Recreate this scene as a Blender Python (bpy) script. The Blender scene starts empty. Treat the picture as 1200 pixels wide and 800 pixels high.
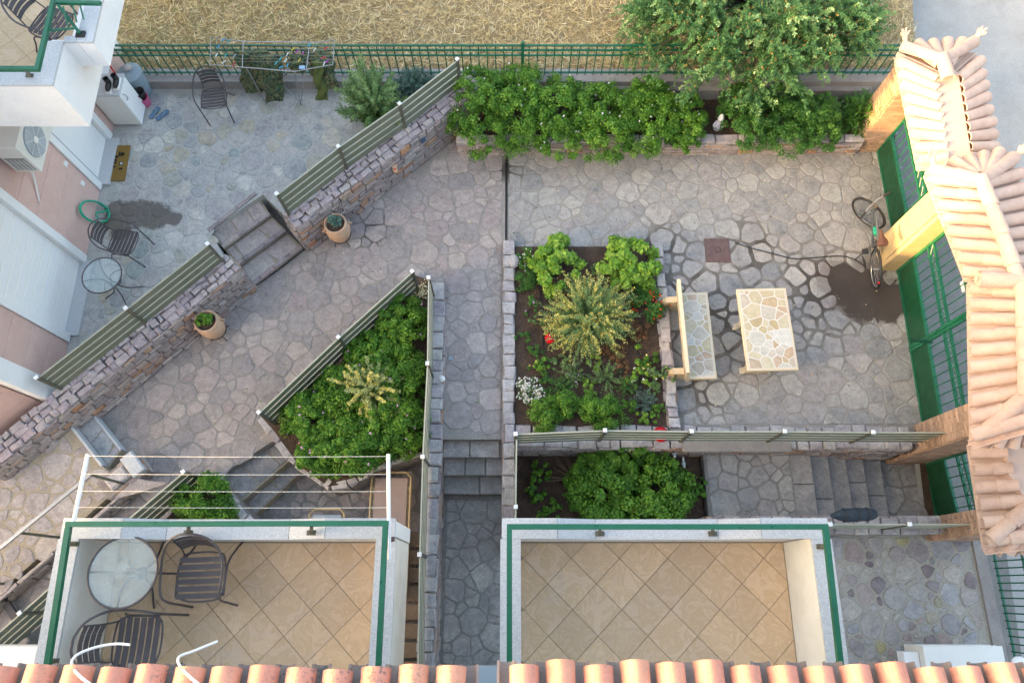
import bpy, bmesh, math, random
import numpy as np
from mathutils import Vector, Matrix, noise as mnoise
R = math.radians
rnd = random.Random(7)
nprng = np.random.default_rng(11)
sc = bpy.context.scene
col = sc.collection

# ------------------------------------------------------------------ camera
CF, CH, CT = 850.0, 11.5, math.atan(290 / 850)
cam = bpy.data.cameras.new('camera')
cam.sensor_width = 36; cam.lens = CF / 1200 * 36
cam.clip_start = .05; cam.clip_end = 2000
camo = bpy.data.objects.new('camera', cam)
camo.location = (0, 0, CH); camo.rotation_euler = (CT, 0, 0)
col.objects.link(camo); sc.camera = camo
# ------------------------------------------------------------------ sky, sun, exposure
SUN_EL, SUN_AZ = 11.0, 203.0          # azimuth of the sun, degrees counter-clockwise from +X
w = bpy.data.worlds.new('World'); sc.world = w; w.use_nodes = True
wn = w.node_tree
bg = wn.nodes['Background']
sky = wn.nodes.new('ShaderNodeTexSky'); sky.sky_type = 'NISHITA'; sky.sun_disc = False
sky.sun_elevation = R(SUN_EL); sky.sun_rotation = R(90 - SUN_AZ)
sky.air_density = 1.0; sky.dust_density = 8.0; sky.ozone_density = 0.25
wn.links.new(sky.outputs[0], bg.inputs[0]); bg.inputs[1].default_value = .15
sl = bpy.data.lights.new('sun', 'SUN'); sl.energy = 2.0; sl.angle = R(.6); sl.color = (1, .54, .17)
so = bpy.data.objects.new('sun', sl); col.objects.link(so)
sd = Vector((math.cos(R(SUN_AZ)) * math.cos(R(SUN_EL)), math.sin(R(SUN_AZ)) * math.cos(R(SUN_EL)), math.sin(R(SUN_EL))))
so.rotation_euler = sd.to_track_quat('Z', 'Y').to_euler(); so.location = (-20, -10, 20)
vs = sc.view_settings
vs.view_transform = 'Standard'; vs.look = 'None'; vs.gamma = 1; vs.exposure = 3.15

# ------------------------------------------------------------------ helpers
def P(px, py, z):
    """world point at height z lying under a pixel of the 1200x800 photograph"""
    a = (px - 600) / CF; b = -(py - 400) / CF
    d = Vector((a, b * math.cos(CT) + math.sin(CT), b * math.sin(CT) - math.cos(CT)))
    return Vector((0, 0, CH)) + d * ((CH - z) / -d.z)

def tag(o, label=None, cat=None, group=None, kind=None):
    if label: o['label'] = label
    if cat: o['category'] = cat
    if group: o['group'] = group
    if kind: o['kind'] = kind
    return o

def wloc(o):
    v = Vector((0, 0, 0))
    while o: v += o.location; o = o.parent
    return v

def empty(name, loc, label=None, cat=None, group=None, kind=None, parent=None):
    o = bpy.data.objects.new(name, None); col.objects.link(o)
    o.empty_display_size = .1
    if parent: o.parent = parent; o.location = Vector(loc) - wloc(parent)
    else: o.location = loc
    return tag(o, label, cat, group, kind)

class MB:
    def __init__(s): s.v = []; s.f = []; s.m = []
    def add(s, vs_, fs, mi=0):
        b = len(s.v); s.v += [tuple(p) for p in vs_]
        s.f += [tuple(i + b for i in f) for f in fs]; s.m += [mi] * len(fs)
        return s
    def frame(s, c, ax, ay, az, hx, hy, hz, bev=0, mi=0):
        c = Vector(c); ax, ay, az = Vector(ax), Vector(ay), Vector(az)
        if bev <= 0:
            vs_ = [c + ax * hx * i + ay * hy * j + az * hz * k for k in (-1, 1) for j in (-1, 1) for i in (-1, 1)]
            return s.add(vs_, [(0, 2, 3, 1), (4, 5, 7, 6), (0, 1, 5, 4), (2, 6, 7, 3), (0, 4, 6, 2), (1, 3, 7, 5)], mi)
        # chamfered on the +z side
        vs_ = [c + ax * hx * i + ay * hy * j - az * hz for j in (-1, 1) for i in (-1, 1)]
        vs_ += [c + ax * hx * i + ay * hy * j + az * (hz - bev) for j in (-1, 1) for i in (-1, 1)]
        vs_ += [c + ax * (hx - bev) * i + ay * (hy - bev) * j + az * hz for j in (-1, 1) for i in (-1, 1)]
        f = [(0, 2, 3, 1)]
        for o in (0, 4):
            f += [(o, o + 1, o + 5, o + 4), (o + 1, o + 3, o + 7, o + 5), (o + 3, o + 2, o + 6, o + 7), (o + 2, o, o + 4, o + 6)]
        f.append((8, 9, 11, 10))
        return s.add(vs_, f, mi)
    def box(s, x0, x1, y0, y1, z0, z1, mi=0):
        return s.frame(((x0 + x1) / 2, (y0 + y1) / 2, (z0 + z1) / 2), (1, 0, 0), (0, 1, 0), (0, 0, 1), abs(x1 - x0) / 2, abs(y1 - y0) / 2, abs(z1 - z0) / 2, 0, mi)
    def beam(s, a, b, wd, ht, up=(0, 0, 1), mi=0):
        a, b = Vector(a), Vector(b); d = (b - a); L = d.length; d.normalize()
        up = Vector(up); sx = d.cross(up)
        if sx.length < 1e-4: sx = d.cross(Vector((1, 0, 0)))
        sx.normalize(); u = sx.cross(d)
        return s.frame((a + b) / 2, d, sx, u, L / 2, wd / 2, ht / 2, 0, mi)
    def prism(s, poly, z0, z1, mi=0):
        n = len(poly)
        if area(poly) < 0: poly = poly[::-1]
        zt = z1 if isinstance(z1, (list, tuple)) else [z1] * n
        vs_ = [(p[0], p[1], z0) for p in poly] + [(p[0], p[1], zt[i]) for i, p in enumerate(poly)]
        f = [tuple(range(n - 1, -1, -1)), tuple(range(n, 2 * n))] + [(i, (i + 1) % n, n + (i + 1) % n, n + i) for i in range(n)]
        return s.add(vs_, f, mi)
    def tube(s, pts, r, seg=8, mi=0, closed=False, cap=True):
        pts = [Vector(p) for p in pts]; n = len(pts)
        rr = r if isinstance(r, (list, tuple)) else [r] * n
        vs_ = []; up = None
        for i, p in enumerate(pts):
            if closed: t = pts[(i + 1) % n] - pts[i - 1]
            else: t = pts[min(i + 1, n - 1)] - pts[max(i - 1, 0)]
            t = t.normalized() if t.length > 1e-9 else Vector((0, 0, 1))
            if up is None: up = Vector((0, 0, 1)) if abs(t.z) < .9 else Vector((1, 0, 0))
            sx = t.cross(up).normalized(); up = sx.cross(t).normalized()
            for k in range(seg):
                a = 2 * math.pi * k / seg
                vs_.append(p + (sx * math.cos(a) + up * math.sin(a)) * rr[i])
        f = []
        for i in range(n if closed else n - 1):
            j = (i + 1) % n
            for k in range(seg):
                l = (k + 1) % seg
                f.append((i * seg + k, i * seg + l, j * seg + l, j * seg + k))
        if cap and not closed:
            f.append(tuple(range(seg - 1, -1, -1))); f.append(tuple((n - 1) * seg + k for k in range(seg)))
        return s.add(vs_, f, mi)
    def lathe(s, prof, c=(0, 0, 0), seg=20, mi=0, axis=None):
        c = Vector(c); vs_ = []; n = len(prof)
        if axis is None: X, Y, Z = Vector((1, 0, 0)), Vector((0, 1, 0)), Vector((0, 0, 1))
        else:
            Z = Vector(axis).normalized(); X = Z.orthogonal().normalized(); Y = Z.cross(X)
        for (r, z) in prof:
            for k in range(seg):
                a = 2 * math.pi * k / seg
                vs_.append(c + X * r * math.cos(a) + Y * r * math.sin(a) + Z * z)
        f = [(i * seg + k, i * seg + (k + 1) % seg, (i + 1) * seg + (k + 1) % seg, (i + 1) * seg + k) for i in range(n - 1) for k in range(seg)]
        f.append(tuple(range(seg - 1, -1, -1))); f.append(tuple((n - 1) * seg + k for k in range(seg)))
        return s.add(vs_, f, mi)
    def ball(s, c, rx, ry=None, rz=None, seg=10, rings=7, mi=0):
        ry = ry or rx; rz = rz or rx
        vs_ = [(c[0], c[1], c[2] - rz)]; f = []
        for i in range(1, rings):
            t = math.pi * i / rings
            for k in range(seg):
                a = 2 * math.pi * k / seg
                vs_.append((c[0] + rx * math.sin(t) * math.cos(a), c[1] + ry * math.sin(t) * math.sin(a), c[2] - rz * math.cos(t)))
        vs_.append((c[0], c[1], c[2] + rz)); last = len(vs_) - 1
        for k in range(seg):
            f.append((0, 1 + (k + 1) % seg, 1 + k)); f.append((last, last - seg + k, last - seg + (k + 1) % seg))
        for i in range(rings - 2):
            for k in range(seg):
                a = 1 + i * seg + k; b = 1 + i * seg + (k + 1) % seg
                f.append((a, b, b + seg, a + seg))
        return s.add(vs_, f, mi)
    def mesh(s, name, mats, org=Vector((0, 0, 0)), smooth=False):
        me = bpy.data.meshes.new(name)
        o = Vector(org)
        me.from_pydata([(v[0] - o.x, v[1] - o.y, v[2] - o.z) for v in s.v], [], s.f)
        if not isinstance(mats, (list, tuple)): mats = [mats]
        for m in mats: me.materials.append(m)
        if len(mats) > 1: me.polygons.foreach_set('material_index', s.m)
        if smooth:
            me.polygons.foreach_set('use_smooth', [True] * len(me.polygons))
            me.set_sharp_from_angle(angle=R(40))
        me.update()
        return me
    def build(s, name, mats, parent=None, org=None, smooth=False, label=None, cat=None, group=None, kind=None):
        if org is None: org = wloc(parent) if parent else Vector((0, 0, 0))
        me = s.mesh(name, mats, org, smooth)
        o = bpy.data.objects.new(name, me); col.objects.link(o)
        if parent: o.parent = parent; o.location = Vector(org) - wloc(parent)
        else: o.location = org
        return tag(o, label, cat, group, kind)

def copy_tree(o, parent=None):
    c = o.copy(); col.objects.link(c); c.parent = parent
    for ch in list(o.children): copy_tree(ch, c)
    return c

def area(p):
    return sum(p[i][0] * p[(i + 1) % len(p)][1] - p[(i + 1) % len(p)][0] * p[i][1] for i in range(len(p))) / 2
def inside(pt, poly):
    x, y = pt[0], pt[1]; c = False; n = len(poly)
    for i in range(n):
        x1, y1 = poly[i][0], poly[i][1]; x2, y2 = poly[i - 1][0], poly[i - 1][1]
        if (y1 > y) != (y2 > y) and x < (x2 - x1) * (y - y1) / (y2 - y1) + x1: c = not c
    return c
def clip(poly, nx, ny, d):      # keep nx*x+ny*y<=d
    out = []; n = len(poly)
    for i in range(n):
        a = poly[i]; b = poly[(i + 1) % n]
        da = nx * a[0] + ny * a[1] - d; db = nx * b[0] + ny * b[1] - d
        if da <= 0: out.append(a)
        if (da < 0 < db) or (db < 0 < da):
            t = da / (da - db); out.append((a[0] + (b[0] - a[0]) * t, a[1] + (b[1] - a[1]) * t))
    return out
def convex_planes(poly, inset=0):
    if area(poly) < 0: poly = poly[::-1]
    r = []
    for i in range(len(poly)):
        a = poly[i]; b = poly[(i + 1) % len(poly)]
        ex, ey = b[0] - a[0], b[1] - a[1]; L = math.hypot(ex, ey)
        nx, ny = ey / L, -ex / L
        r.append((nx, ny, nx * a[0] + ny * a[1] - inset))
    return r

# ------------------------------------------------------------------ materials
def nd(nt, t, **k):
    n = nt.nodes.new(t)
    for a, b in k.items():
        if a in n.inputs: n.inputs[a].default_value = b
        else: setattr(n, a, b)
    return n
def rgba(c): return (c[0], c[1], c[2], 1)
def ramp(nt, fac, stops, interp='LINEAR'):
    r = nt.nodes.new('ShaderNodeValToRGB'); cr = r.color_ramp; cr.interpolation = interp
    while len(cr.elements) > 1: cr.elements.remove(cr.elements[-1])
    cr.elements[0].position = stops[0][0]; cr.elements[0].color = rgba(stops[0][1])
    for p, c in stops[1:]:
        e = cr.elements.new(p); e.color = rgba(c)
    nt.links.new(fac, r.inputs[0]); return r.outputs[0]
def mixc(nt, fac, a, b, mode='MIX'):
    m = nt.nodes.new('ShaderNodeMix'); m.data_type = 'RGBA'; m.blend_type = mode
    for i, v in ((0, fac), (6, a), (7, b)):
        if isinstance(v, (int, float)): m.inputs[i].default_value = v
        elif isinstance(v, (tuple, list)): m.inputs[i].default_value = rgba(v)
        else: nt.links.new(v, m.inputs[i])
    return m.outputs[2]
def math_(nt, op, a, b=None):
    m = nt.nodes.new('ShaderNodeMath'); m.operation = op
    for i, v in ((0, a), (1, b)):
        if v is None: continue
        if isinstance(v, (int, float)): m.inputs[i].default_value = v
        else: nt.links.new(v, m.inputs[i])
    return m.outputs[0]
def maprange(nt, v, a, b, c=0., d=1.):
    m = nt.nodes.new('ShaderNodeMapRange')
    nt.links.new(v, m.inputs[0]); m.inputs[1].default_value = a; m.inputs[2].default_value = b
    m.inputs[3].default_value = c; m.inputs[4].default_value = d
    return m.outputs[0]
def noise_(nt, scale, detail=4, rough=.6, dist=0, vec=None):
    n = nt.nodes.new('ShaderNodeTexNoise'); n.inputs['Scale'].default_value = scale
    n.inputs['Detail'].default_value = detail; n.inputs['Roughness'].default_value = rough; n.inputs['Distortion'].default_value = dist
    if vec is None:
        g = nt.nodes.new('ShaderNodeNewGeometry'); vec = g.outputs['Position']
    nt.links.new(vec, n.inputs['Vector']); return n.outputs['Fac']
def newmat(name):
    m = bpy.data.materials.new(name); m.use_nodes = True
    return m, m.node_tree, m.node_tree.nodes['Principled BSDF']
def setbump(nt, b, h, strength, dist=.01):
    bp = nt.nodes.new('ShaderNodeBump'); bp.inputs['Strength'].default_value = strength; bp.inputs['Distance'].default_value = dist
    nt.links.new(h, bp.inputs['Height']); nt.links.new(bp.outputs[0], b.inputs['Normal'])
def blob(nt, pts, soft=.5, namp=.5, nscale=5):
    """0..1 mask: irregular patches round the given (x, y, radius)"""
    g = nt.nodes.new('ShaderNodeNewGeometry'); tot = None
    for (x, y, r) in pts:
        s1 = nt.nodes.new('ShaderNodeVectorMath'); s1.operation = 'MULTIPLY_ADD'
        nt.links.new(g.outputs['Position'], s1.inputs[0]); s1.inputs[1].default_value = (1 / r, 1 / r, 0); s1.inputs[2].default_value = (-x / r, -y / r, 0)
        l = nt.nodes.new('ShaderNodeVectorMath'); l.operation = 'LENGTH'; nt.links.new(s1.outputs[0], l.inputs[0])
        v = math_(nt, 'SUBTRACT', 1.0, l.outputs['Value'])
        tot = v if tot is None else math_(nt, 'MAXIMUM', tot, v)
    n = noise_(nt, nscale, 5, .65)
    n = math_(nt, 'MULTIPLY', math_(nt, 'SUBTRACT', n, .5), namp * 2)
    return maprange(nt, math_(nt, 'ADD', tot, n), 0, soft)
def mat(name, c1, c2=None, rough=.7, scale=6, metal=0, bump=.15, bscale=80, rv=0, grain=.12, spec=.4, rot=0, trans=0, coat=0, bdist=.004, dirt=0):
    m, nt, b = newmat(name)
    b.inputs['Roughness'].default_value = rough; b.inputs['Metallic'].default_value = metal
    b.inputs['Specular IOR Level'].default_value = spec
    if coat: b.inputs['Coat Weight'].default_value = coat
    c2 = c2 or tuple(x * .8 for x in c1)
    n = noise_(nt, scale, 5, .65)
    c = ramp(nt, n, [(.3, c1), (.7, c2)])
    if grain:
        g = noise_(nt, bscale * 1.3, 3, .7)
        c = mixc(nt, 1.0, c, ramp(nt, g, [(.25, (1 - grain * 2,) * 3), (.75, (1 + grain,) * 3)]), 'MULTIPLY')
    if dirt:
        dn = noise_(nt, 2.3, 6, .7)
        c = mixc(nt, maprange(nt, dn, .5, .75, 0, dirt), c, (.2, .17, .13))
    if rv:
        oi = nt.nodes.new('ShaderNodeObjectInfo')
        c = mixc(nt, 1.0, c, ramp(nt, oi.outputs['Random'], [(0, (1 - rv,) * 3), (1, (1 + rv,) * 3)]), 'MULTIPLY')
    nt.links.new(c, b.inputs['Base Color'])
    if rough > .3:
        rn = noise_(nt, scale * 2.2, 3)
        nt.links.new(maprange(nt, rn, .3, .7, max(.05, rough - .12), min(1, rough + .12)), b.inputs['Roughness'])
    if bump: setbump(nt, b, noise_(nt, bscale, 4, .6), bump, bdist)
    if trans: b.inputs['Transmission Weight'].default_value = trans
    return m

WET = [(6.0, 4.85, .62), (6.35, 4.7, .5), (5.6, 5.05, .4), (6.2, 5.2, .35)]
JOINT = [(3.0, 4.6, 1.6), (3.6, 4.4, 1.5), (5.3, 4.9, 1.5), (2.9, 3.2, .9), (2.6, 5.7, .7), (4.2, 5.6, .8), (-.1, 7.3, .4), (-2.5, 6.0, .5)]
WETP = [(-6.7, 6.0, .3), (-6.35, 6.05, .3), (-6.0, 6.0, .26), (-5.75, 5.95, .16), (-6.6, 5.75, .22)]
def stone_mat(name, stops, wet=None, grain=.16, lich=.0, bump=.35, cover=None, haze=None):
    m, nt, b = newmat(name)
    oi = nt.nodes.new('ShaderNodeObjectInfo')
    c = ramp(nt, oi.outputs['Random'], stops)
    n1 = noise_(nt, 3.2, 6, .7, .4); c = mixc(nt, 1.0, c, ramp(nt, n1, [(.3, (.82, .82, .84)), (.7, (1.15, 1.14, 1.12))]), 'MULTIPLY')
    n2 = noise_(nt, 10, 6, .75, .8); c = mixc(nt, 1.0, c, ramp(nt, n2, [(.3, (.66, .66, .67)), (.5, (1, 1, 1)), (.7, (1.27, 1.26, 1.23))]), 'MULTIPLY')
    n3 = noise_(nt, 38, 4, .8); c = mixc(nt, 1.0, c, ramp(nt, n3, [(.25, (1 - grain * 2,) * 3), (.75, (1 + grain,) * 3)]), 'MULTIPLY')
    if cover:   # smeared mortar
        n4 = noise_(nt, 4.5, 6, .7); c = mixc(nt, maprange(nt, n4, .44, .62, 0, cover[1]), c, cover[0])
    n5 = noise_(nt, 22, 4, .7); c = mixc(nt, maprange(nt, n5, .62, .7, 0, .55), c, (.13, .125, .12))
    b.inputs['Roughness'].default_value = .85; b.inputs['Specular IOR Level'].default_value = .3
    if wet:
        wm = blob(nt, wet, .2, .7, 5)
        c = mixc(nt, maprange(nt, wm, 0, 1, 0, .5 if wet is WET else .8), c, (.09, .075, .065))
        nt.links.new(maprange(nt, wm, 0, 1, .85, .45), b.inputs['Roughness'])
    nt.links.new(c, b.inputs['Base Color'])
    setbump(nt, b, math_(nt, 'ADD', noise_(nt, 9, 5, .65), math_(nt, 'MULTIPLY', n3, .35)), bump, .012)
    return m
def mortar_mat(name, c1, c2, dark=None, wet=None, darkc=(.055, .048, .042)):
    m, nt, b = newmat(name)
    c = ramp(nt, noise_(nt, 5, 6, .7), [(.3, c1), (.7, c2)])
    c = mixc(nt, 1.0, c, ramp(nt, noise_(nt, 34, 4, .8), [(.25, (.6,) * 3), (.75, (1.25,) * 3)]), 'MULTIPLY')
    if dark: c = mixc(nt, maprange(nt, blob(nt, dark, .9, .9, 2.2), 0, 1, 0, .92), c, darkc)
    if wet: c = mixc(nt, maprange(nt, blob(nt, wet, .2, .7, 5), 0, 1, 0, .9 if wet is WET else .8), c, (.05, .038, .032) if wet is WET else (.09, .075, .065))
    b.inputs['Roughness'].default_value = .95
    nt.links.new(c, b.inputs['Base Color']); setbump(nt, b, noise_(nt, 45, 5, .7), .7, .012)
    return m
G = {}
FS = [(0, (.26, .26, .26)), (.15, (.36, .345, .33)), (.3, (.23, .235, .24)), (.45, (.41, .395, .375)), (.6, (.31, .285, .285)), (.75, (.385, .375, .345)), (.88, (.27, .275, .28)), (1, (.34, .325, .31))]
G['court_stone'] = stone_mat('courtyard stone', FS, WET, cover=((.4, .38, .355), .4))
G['terr_stone'] = stone_mat('terrace stone', [(p, (c[0] * 1.02, c[1] * .93, c[2] * .92)) for p, c in FS], None, cover=((.35, .315, .295), .3))
G['patio_stone'] = stone_mat('patio stone', [(0, (.33, .345, .36)), (.25, (.5, .5, .48)), (.5, (.4, .38, .385)), (.7, (.58, .57, .53)), (.82, (.48, .43, .33)), (1, (.33, .38, .38))], WETP, cover=((.45, .46, .44), .35))
G['path_stone'] = stone_mat('passage stone', [(0, (.3, .295, .28)), (.4, (.37, .35, .335)), (.7, (.33, .31, .3)), (1, (.39, .375, .35))], None, cover=((.2, .195, .19), .5))
G['warm_stone'] = stone_mat('side terrace stone', [(0, (.36, .32, .3)), (.4, (.43, .37, .35)), (.7, (.38, .34, .33)), (1, (.46, .41, .37))], None)
G['rubble'] = stone_mat('rubble stone', [(0, (.3, .31, .33)), (.2, (.42, .4, .38)), (.35, (.2, .16, .17)), (.5, (.38, .39, .41)), (.65, (.33, .25, .24)), (.8, (.42, .4, .36)), (.92, (.42, .4, .37)), (.96, (.38, .34, .16)), (1, (.25, .26, .29))], None, cover=((.42, .4, .38), .35))
G['wall_stone'] = stone_mat('wall stone', [(0, (.3, .25, .25)), (.2, (.38, .335, .33)), (.4, (.25, .21, .215)), (.55, (.43, .395, .38)), (.7, (.31, .24, .235)), (.82, (.42, .36, .32)), (.88, (.42, .25, .15)), (.94, (.38, .2, .12)), (1, (.33, .29, .31))], None, cover=((.36, .33, .31), .3))
G['cap_stone'] = stone_mat('coping stone', [(0, (.42, .4, .4)), (.4, (.5, .47, .46)), (.7, (.38, .34, .36)), (1, (.46, .44, .42))], None)
G['wall_cap'] = stone_mat('wall top stone', [(0, (.33, .28, .31)), (.3, (.42, .38, .39)), (.6, (.36, .31, .34)), (.8, (.46, .43, .42)), (1, (.3, .26, .28))], None)
G['mortar'] = mortar_mat('courtyard mortar', (.27, .255, .235), (.35, .33, .3), JOINT, WET)
G['mortar_terr'] = mortar_mat('terrace mortar', (.255, .235, .215), (.33, .305, .28), JOINT)
G['mortar_patio'] = mortar_mat('patio mortar', (.42, .43, .42), (.5, .5, .47), None, WETP)
G['mortar_path'] = mortar_mat('passage mortar', (.2, .195, .18), (.27, .26, .24))
G['mortar_warm'] = mortar_mat('side mortar', (.33, .28, .2), (.4, .34, .26))
G['mortar_rub'] = mortar_mat('rubble mortar', (.36, .34, .29), (.43, .41, .36))
G['mortar_wall'] = mortar_mat('wall mortar', (.25, .215, .2), (.33, .29, .26))
G['concrete'] = mat('concrete', (.36, .34, .32), (.27, .25, .25), .9, 3, bump=.4, bscale=40, dirt=.4)
G['soil'] = mat('soil', (.12, .078, .052), (.065, .042, .03), .95, 5, bump=1, bscale=35, grain=.3, bdist=.03)
G['asphalt'] = mat('asphalt', (.43, .42, .4), (.37, .365, .35), .9, 1.5, bump=.5, bscale=60, grain=.2, spec=.3, dirt=.3)
G['field'] = mat('dry ground', (.3, .22, .12), (.4, .31, .19), .95, 1.5, bump=.8, bscale=30, bdist=.03)
G['white'] = mat('white plaster', (.82, .82, .82), (.77, .78, .79), .75, 2, bump=.15, bscale=60, grain=.05, dirt=.12)
G['white_metal'] = mat('white painted metal', (.82, .82, .82), (.78, .78, .78), .4, 4, bump=0, grain=.03)
G['dirty_white'] = mat('weathered white plaster', (.8, .79, .74), (.7, .68, .62), .8, 3, bump=.2, grain=.05, dirt=.15)
G['green'] = mat('green painted steel', (.005, .1, .052), (.01, .13, .07), .38, 6, bump=.05, grain=.08, spec=.5)
G['dgreen'] = mat('dark green steel', (.003, .05, .022), (.006, .065, .03), .45, 3, bump=.08, grain=.1, spec=.5)
G['slat'] = mat('olive grey slat', (.16, .175, .12), (.19, .2, .15), .45, 3, bump=.06, grain=.08, rv=.08, spec=.5)
G['slat_edge'] = mat('pale slat edge', (.42, .42, .34), (.36, .37, .29), .5, 5, bump=0, grain=.05)
G['slat_post'] = mat('olive grey post', (.10, .1, .075), (.14, .135, .1), .5, 4, grain=.08)
G['cap'] = mat('white post cap', (.85, .87, .9), None, .4, 4, bump=0, grain=.02)
G['brown_metal'] = mat('dark taupe steel', (.075, .065, .07), (.1, .088, .092), .5, 6, bump=.08, grain=.1, rv=.08)
G['black'] = mat('black rubber', (.02, .02, .022), (.035, .035, .035), .6, 8)
G['steel'] = mat('grey steel', (.42, .43, .44), (.33, .34, .35), .4, 8, metal=.7, grain=.05)
G['terracotta'] = mat('terracotta', (.58, .39, .27), (.5, .32, .21), .8, 7, bump=.3, grain=.1, dirt=.15)
G['granite'] = mat('granite', (.6, .62, .64), (.47, .49, .51), .55, 45, bump=.1, bscale=120, grain=.22)
G['hose'] = mat('green hose', (.01, .33, .2), (.015, .38, .24), .4, 5, bump=0, grain=.03)
G['pink'] = mat('pink wall panel', (.66, .46, .41), (.6, .4, .35), .75, 4, bump=.2, bscale=50, grain=.06, rv=.05)
G['brickc'] = mat('orange brick', (.46, .31, .22), (.38, .25, .18), .85, 9, bump=.4, bscale=70, grain=.15, rv=.22)
G['plaster_y'] = mat('ochre plaster', (.55, .4, .2), (.64, .48, .27), .85, 5, bump=.25, grain=.08, dirt=.1)
G['cream'] = mat('cream marble edge', (.64, .54, .39), (.58, .48, .33), .45, 6, bump=.08, grain=.05)
G['grout'] = mat('white grout', (.68, .66, .61), (.62, .6, .55), .7, 9, bump=.15)
G['red'] = mat('red glaze', (.55, .01, .02), (.45, .01, .02), .25, 5, bump=0, grain=.02)
G['whiteglaze'] = mat('white glaze', (.85, .84, .8), None, .3, 5, bump=0, grain=.02)
G['wood'] = mat('weathered wood', (.3, .2, .12), (.2, .14, .09), .8, 12, bump=.3)
G['bark'] = mat('bark', (.13, .1, .075), (.08, .06, .045), .9, 20, bump=.7, bscale=50, bdist=.01)
G['grey_plastic'] = mat('grey plastic', (.3, .38, .44), (.26, .33, .39), .45, 4, bump=.05, grain=.03)
G['ac'] = mat('air conditioner casing', (.74, .73, .68), (.7, .69, .65), .45, 4, bump=.03, grain=.03)

def tile_mat(name, base, sp, lich=.0, rv=.1):
    m, nt, b = newmat(name)
    oi = nt.nodes.new('ShaderNodeObjectInfo')
    c = ramp(nt, oi.outputs['Random'], [(0, base), (.5, tuple(x * (1 - rv) for x in base)), (1, sp)])
    c = mixc(nt, 1.0, c, ramp(nt, noise_(nt, 5, 5, .7), [(.3, (.86, .84, .83)), (.7, (1.1, 1.1, 1.1))]), 'MULTIPLY')
    c = mixc(nt, 1.0, c, ramp(nt, noise_(nt, 70, 3, .7), [(.3, (.9,) * 3), (.7, (1.06,) * 3)]), 'MULTIPLY')
    if lich:
        a = noise_(nt, 38, 5, .75); bb = noise_(nt, 1.1, 3, .6)
        msk = math_(nt, 'MULTIPLY', maprange(nt, a, .52, .6), maprange(nt, bb, .42, .6))
        c = mixc(nt, math_(nt, 'MULTIPLY', msk, lich), c, (.1, .1, .1))
    b.inputs['Roughness'].default_value = .82; b.inputs['Specular IOR Level'].default_value = .3
    nt.links.new(c, b.inputs['Base Color']); setbump(nt, b, noise_(nt, 60, 4, .7), .3, .006)
    return m
G['roof'] = tile_mat('terracotta roof tile', (.6, .27, .19), (.62, .31, .2), .75)
G['roof_pan'] = tile_mat('lichened roof pan', (.3, .24, .21), (.24, .2, .19), 1)
G['pale_tile'] = tile_mat('pale peach roof tile', (.6, .42, .33), (.62, .45, .35), 0, .08)
G['pale_flat'] = mat('pale peach mortar', (.58, .42, .34), (.54, .39, .31), .8, 3, bump=.3, grain=.06)

def marble_tile():
    m, nt, b = newmat('beige marbled floor tile')
    oi = nt.nodes.new('ShaderNodeObjectInfo'); g = nt.nodes.new('ShaderNodeNewGeometry')
    cx = nt.nodes.new('ShaderNodeCombineXYZ'); nt.links.new(math_(nt, 'MULTIPLY', oi.outputs['Random'], 40), cx.inputs[2])
    va = nt.nodes.new('ShaderNodeVectorMath'); va.operation = 'ADD'; nt.links.new(g.outputs['Position'], va.inputs[0]); nt.links.new(cx.outputs[0], va.inputs[1])
    n = noise_(nt, 4.0, 8, .7, 1.6, va.outputs[0])
    c = ramp(nt, n, [(.2, (.55, .38, .22)), (.4, (.65, .48, .31)), (.5, (.58, .41, .245)), (.57, (.67, .5, .34)), (.75, (.61, .44, .27))])
    c = mixc(nt, 1.0, c, ramp(nt, oi.outputs['Random'], [(0, (.9, .9, .91)), (1, (1.07, 1.06, 1.04))]), 'MULTIPLY')
    n2 = noise_(nt, 3, 5, .7); c = mixc(nt, maprange(nt, n2, .55, .75, 0, .35), c, (.5, .47, .43))
    nt.links.new(c, b.inputs['Base Color']); b.inputs['Roughness'].default_value = .45
    return m
G['floor_tile'] = marble_tile()
G['tile_grout'] = mat('brown grout', (.4, .32, .24), None, .9)
def camo():
    m, nt, b = newmat('camouflage cloth')
    n1 = noise_(nt, 11, 3, .6, 1.5); n2 = noise_(nt, 12, 3, .6, 2); n3 = noise_(nt, 14, 3, .6, 2)
    c = mixc(nt, maprange(nt, n1, .49, .51), (.035, .08, .04), (.12, .12, .05))
    c = mixc(nt, maprange(nt, n2, .56, .58), c, (.012, .018, .012))
    c = mixc(nt, maprange(nt, n3, .6, .62), c, (.2, .2, .12))
    nt.links.new(c, b.inputs['Base Color']); b.inputs['Roughness'].default_value = .9
    setbump(nt, b, noise_(nt, 12, 4, .6), .6, .03)
    return m
G['camo'] = camo()
def glass_mat():
    m, nt, b = newmat('table glass')
    b.inputs['Base Color'].default_value = (.5, .6, .62, 1)
    b.inputs['Roughness'].default_value = .2; b.inputs['Specular IOR Level'].default_value = .3
    n = noise_(nt, 9, 3)
    nt.links.new(maprange(nt, n, .3, .7, .22, .4), b.inputs['Alpha'])
    return m
G['glass'] = glass_mat()

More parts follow.
